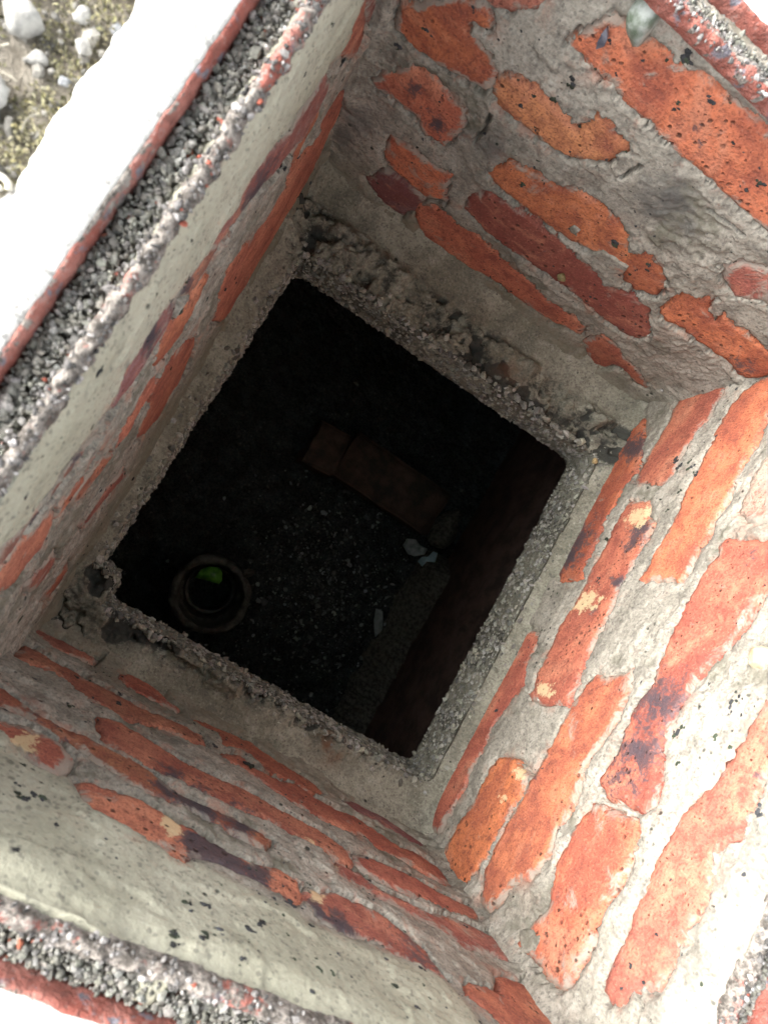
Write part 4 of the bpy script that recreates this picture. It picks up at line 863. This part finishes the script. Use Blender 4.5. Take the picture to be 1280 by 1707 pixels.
# soil crumbs
n = 6500; x, y, d = ground_pts(n, .0560, .15); g = rng.uniform(.10, .5, n); colr = np.stack([g, g*.96, g*.86], 1)
v, f, c = pebbles(np.stack([x, y, RIM-.003+rng.uniform(-.002, .004, n)], 1), np.clip(rng.gamma(2, .0007, n)+.0005, .0006, .006), rng, .8, .28, colr)
link('soil_crumbs', new_mesh('soil_crumbs', v, f, GRIT, False, colors=c), None, 'loose gravel and soil crumbs among the moss', 'gravel', kind='stuff')
# straw and rootlets
def tube_path(pts, rads, sides=6):
    pts = np.array(pts, float); n = len(pts); T = np.gradient(pts, axis=0); T /= np.linalg.norm(T, axis=1)[:, None]
    up_ = np.array([0.13, .21, .97]); B1 = np.cross(T, up_); B1 /= np.linalg.norm(B1, axis=1)[:, None]; B2 = np.cross(T, B1)
    a = np.linspace(0, 2*np.pi, sides, endpoint=False)
    V = (pts[:, None]+(np.cos(a)[None, :, None]*B1[:, None]+np.sin(a)[None, :, None]*B2[:, None])*np.array(rads)[:, None, None]).reshape(-1, 3)
    i = np.arange(sides); F = np.concatenate([np.stack([k*sides+i, k*sides+(i+1) % sides, (k+1)*sides+(i+1) % sides, (k+1)*sides+i], 1) for k in range(n-1)])
    return V, F
Vs = []; Fs = []; Cs = []; off = 0
for k in range(650):
    x, y, d = ground_pts(1, .060, .15); a = rng.uniform(0, 2*np.pi); ln = rng.uniform(.006, .028); cur = rng.normal(0, 60); m = 9
    p = [np.array([x[0], y[0], RIM+rng.uniform(.002, .008)])]
    for j in range(m-1):
        a += cur*ln/m*rng.uniform(.3, 1.7); p.append(p[-1]+np.array([math.cos(a), math.sin(a), rng.normal(0, .25)])*ln/m)
    r0 = rng.uniform(.00025, .0008); rads = r0*np.linspace(1, .55, m)
    v, f = tube_path(p, rads); Vs.append(v); Fs.append(f+off); off += len(v)
    g = rng.uniform(.28, .55); Cs.append(np.tile((g, g*.94, g*.76), (len(v), 1)))
link('straw_litter', new_mesh('straw_litter', np.concatenate(Vs), np.concatenate(Fs), mat_tone('straw', .7, .2, .3), True, colors=np.concatenate(Cs)), None, 'dry straw and rootlets strewn over the moss', 'litter', kind='stuff')
STONE_W = mat_simple('white_stone', (.24, .235, .22), (.46, .45, .42), 90, .8, .3, .4, .001)
STONE_G = mat_simple('grey_stone', (.17, .18, .19), (.34, .35, .36), 120, .75, .35, .4, .001)
for (x, y, r, sq, rz, m, lab, sd0) in [
    (-.313, .039, .0150, (1.2, .8, .55), .7, STONE_W, 'largest white stone in the moss at the corner of the picture', 401),
    (-.301, .031, .0075, (1.5, .7, .5), .4, STONE_W, 'flat wedge shaped white stone among the moss beside the largest stone', 402),
    (-.308, .006, .0140, (1.0, 1.1, .6), 1.2, STONE_W, 'pale stone with a dark broken side at the left edge of the picture', 403),
    (-.303, .000, .0085, (.8, 1.1, .7), .2, STONE_G, 'dark grey broken stone lying against the pale stone by the moss', 404),
    (-.2885, .029, .0042, (1, 1, .7), .2, STONE_G, 'small brownish grey pebble in the straw next to the kerb', 405),
    (-.2905, .046, .0060, (1.3, .9, .6), 2.2, STONE_W, 'white pebble in the yellow moss near the kerb', 406),
    (-.284, .061, .0050, (1.2, .9, .6), .2, STONE_G, 'grey pebble against the kerb under the straw', 407),
    (-.297, .057, .0065, (1.1, .8, .6), 1.0, STONE_W, 'off white stone half hidden in the moss near the top of the picture', 408)]:
    o = link('stone', lump('stone', m, r, sd0, sq, .16), None, lab, 'stone', 'stones on the soil'); o.scale = (.6, .6, .7); o.location = (x, y, RIM+r*sq[2]*.25); o.rotation_euler = (0, 0, rz)
# curled pale ring, a snail's shell opening
SHELL = mat_simple('pale_shell', (.52, .48, .38), (.66, .63, .55), 150, .5, .4, .2, .0005)
a = np.linspace(0, 1.9*np.pi, 30); v, f = tube_path(np.stack([.0042*np.cos(a)*(1-.04*a), .0033*np.sin(a)*(1-.04*a), .0005*a], 1), .0014*np.linspace(1.1, .7, 30), 10)
o = link('snail_shell', new_mesh('snail_shell', v, f, SHELL, True), None, 'pale ring shaped snail shell lying on the kerb edge', 'shell'); o.location = (-.2835, -.024, RIM+.0085)

# ------------------------------------------------------------------ small things stuck to the walls
rng = np.random.default_rng(51)
def specks_on(key, n_small, label):
    pos = []; rad = []; nor = []; mw, sg, sa, za, hm = SURF[key]
    for (s, z, r) in SPECKS[key]:
        if not (sa[0]+25 < s < sa[-1]-25 and 5 < z < 372): continue
        k = 1 if r < 2.6 else (2 if r < 3.6 else 4)
        for _ in range(k):
            q, nn = on_wall(key, s+rng.normal(0, r*.38)*(k > 1), z+rng.normal(0, r*.38)*(k > 1), 0); pos.append(q); nor.append(nn); rad.append(r*rng.uniform(.5, .95)/1000/(1 if k == 1 else k**.2))
    for _ in range(n_small):
        s = rng.uniform(sa[0]+25, sa[-1]-25); z = rng.uniform(8, 372)
        if vnoise(s*.015, z*.015, 77) < rng.uniform(-.7, .5): continue
        q, nn = on_wall(key, s, z, 0); pos.append(q); nor.append(nn); rad.append((.35+rng.gamma(1.5, .35))/1000)
    n = len(pos); pos = np.array([p[:] for p in pos]); nor = np.array([p[:] for p in nor]); rad = np.clip(np.array(rad), .0004, .006)
    g = rng.uniform(.012, .05, n); gr = rng.random(n) < .3
    colr = np.stack([g, g*np.where(gr, 1.35, 1.05), g*np.where(gr, .8, 1.2)], 1)
    # two overlapping flakes for each speck, flattened against the wall
    V, F = ico(); out = []; fs = []; cs_ = []; b0 = 0
    for i in range(n):
        for j in range(2):
            A = rng.normal(size=(3, 3)); Q, _r = np.linalg.qr(A)
            p = (V*(1+rng.uniform(-.35, .35, (12, 1))))@Q.T*np.array([rng.uniform(.6, 1.2), rng.uniform(.6, 1.2), rng.uniform(.6, 1.0)])
            dn = p@nor[i]; p = p-np.outer(dn*.62, nor[i]); t_ = rng.normal(size=3); t_ -= nor[i]*(t_@nor[i])
            out.append(pos[i]+t_*rad[i]*.5+p*rad[i]*(1 if j == 0 else .7)); fs.append(F+b0); b0 += 12; cs_.append(np.tile(colr[i], (12, 1)))
    link('moss_specks', new_mesh('moss_specks', np.concatenate(out), np.concatenate(fs), SPECK, False, colors=np.concatenate(cs_)), None, label, 'moss', kind='stuff')
specks_on('L', 520, 'dark specks of moss and grit on the smooth edge-on pit wall')
specks_on('R', 330, 'black specks of moss and grit on the brightly lit pit wall')
specks_on('F', 520, 'black specks of moss and grit on the ragged orange and grey pit wall')
specks_on('B', 620, 'black blotches of moss on the pale mortar band of the pit wall')

def stick(name, key, s, z, me, label, cat, lift, rot=0, **kw):
    q, nn = on_wall(key, s, z, 0); o = link(name, me, None, label, cat, **kw)
    R = nn.to_track_quat('Z', 'Y').to_matrix().to_4x4() @ Matrix.Rotation(rot, 4, 'Z'); R.translation = q+nn*lift; o.matrix_world = R; return o
GREENST = mat_simple('mossy_stone', (.10, .13, .09), (.36, .39, .36), 90, .45, .5, .4, .001)
stick('embedded_stone', 'F', -88, 357, lump('embedded_stone', GREENST, .0125, 501, (.75, 1.35, .6), .08), 'smooth grey green stone embedded in the mortar just under the frame', 'stone', .002, .5)
FLAKE = mat_simple('dark_flake', (.06, .06, .08), (.16, .16, .19), 150, .35, .5, .3, .0005)
fl = np.array([(-.0062, .0052, 0), (-.001, .003, .0012), (.004, -.0005, .0012), (.007, -.004, 0), (.001, -.0038, .0010), (-.004, -.001, .0008)])
me = new_mesh('flake', np.concatenate([fl, fl-np.array([0, 0, .002])]), [(0, 1, 5), (1, 4, 5), (1, 2, 4), (2, 3, 4)]+[(6, 11, 7), (7, 11, 10), (7, 10, 8), (8, 10, 9)]+[(i, i+6, (i+1) % 6+6, (i+1) % 6) for i in range(6)], FLAKE, False)
stick('slate_flake', 'F', -97, 330, me, 'pointed dark slate flake stuck on the topmost large orange brick', 'flake', .0035, 2.4)
stick('snail', 'F', 24, 112, lump('snail', mat_simple('snail_brown', (.12, .10, .04), (.30, .26, .13), 300, .35, .5, .3, .0005), .0052, 503, (.8, 1.3, .8), .1), 'small olive brown snail on the long dark red brick', 'snail', .002, .9)
YEL = mat_simple('yellow_pebble', (.42, .34, .20), (.56, .50, .36), 140, .5, .4, .3, .0006)
stick('yellow_pebble', 'R', 8, 312, lump('yellow_pebble', YEL, .0100, 504, (1.5, .8, .7), .1), 'yellow pebble bedded in white mortar at the right edge of the picture', 'pebble', .001, .1)
o = link('amber_pebble', lump('amber_pebble', mat_simple('amber', (.40, .28, .12), (.58, .46, .26), 200, .4, .5, .2, .0005), .0042, 505, (1, .9, .8), .06), None, 'small amber pebble at the corner of the slab opening', 'pebble'); o.location = (.205, .181, .006)
for k, (s, z, lab) in enumerate([(207, 62, 'tiny white pebble in the corner at the end of a red brick'), (150, 4, 'tiny white crumb at the foot of the ragged wall')]):
    stick('white_pebble', 'F', s, z, lump('white_pebble', STONE_W, .0022, 510+k, (1, 1, .8), .08), lab, 'pebble', .001)

# ------------------------------------------------------------------ unseen tree added to block the overhead sky
rng = np.random.default_rng(61)
tree = link('sky_blocker_tree', None, None, 'unseen leafy tree added over the pit to block overhead light', 'tree'); tree.location = (1.9, -1.5, RIM)
BARK = mat_simple('bark', (.07, .055, .04), (.16, .13, .10), 20, .9, .2, .8, .01)
LEAVES = mat_tone('blocker_leaves', .55, .2, .3, .1, 40)
Vs = []; Fs = []; off = 0
tk = np.array([(0, 0, -.05), (-.03, .05, .7), (-.12, .15, 1.5), (-.45, .35, 2.1), (-1.0, .8, 2.5), (-1.7, 1.35, 2.75)])
for pts, r in [(tk, [.13, .10, .085, .07, .05, .02]), (np.array([tk[2], (.3, .1, 2.1), (.6, -.3, 2.7), (.8, -.5, 3.2)]), [.07, .05, .03, .012]), (np.array([tk[3], (-.5, .9, 2.5), (-.7, 1.5, 2.7), (-.9, 2.1, 2.8)]), [.055, .04, .025, .01]), (np.array([tk[4], (-1.2, .2, 2.7), (-1.7, -.2, 2.8), (-2.2, -.3, 2.9)]), [.04, .03, .02, .01])]:
    v, f = tube_path(pts, r, 10); Vs.append(v); Fs.append(f+off); off += len(v)
link('trunk', new_mesh('trunk', np.concatenate(Vs), np.concatenate(Fs), BARK), tree)
N = 5500; a = rng.uniform(0, 2*np.pi, N); r = np.sqrt(rng.random(N))
cx_, cy_ = -1.75+2.05*r*np.cos(a), 1.42+2.05*r*np.sin(a); cz_ = 2.75+.55*(1-r**2)*rng.uniform(-.6, 1.0, N)+.25*fbm(cx_*1.3, cy_*1.3, 3, 611)
A = rng.normal(size=(N, 3)); A[:, 2] *= .5; A /= np.linalg.norm(A, axis=1)[:, None]; Bv = np.cross(A, rng.normal(size=(N, 3))); Bv /= np.linalg.norm(Bv, axis=1)[:, None]
L_ = rng.uniform(.07, .13, N)[:, None]; p0 = np.stack([cx_, cy_, cz_], 1)
V = np.stack([p0-A*L_, p0-Bv*L_*.42, p0+A*L_, p0+Bv*L_*.42], 1).reshape(-1, 3); g = rng.uniform(.7, 1.3, N)[:, None]
link('crown', new_mesh('crown', V, np.arange(4*N).reshape(N, 4), LEAVES, False, colors=np.repeat(np.array([[.06, .11, .03]])*g, 4, 0)), tree)  # added crown, keeps overhead light out of the pit
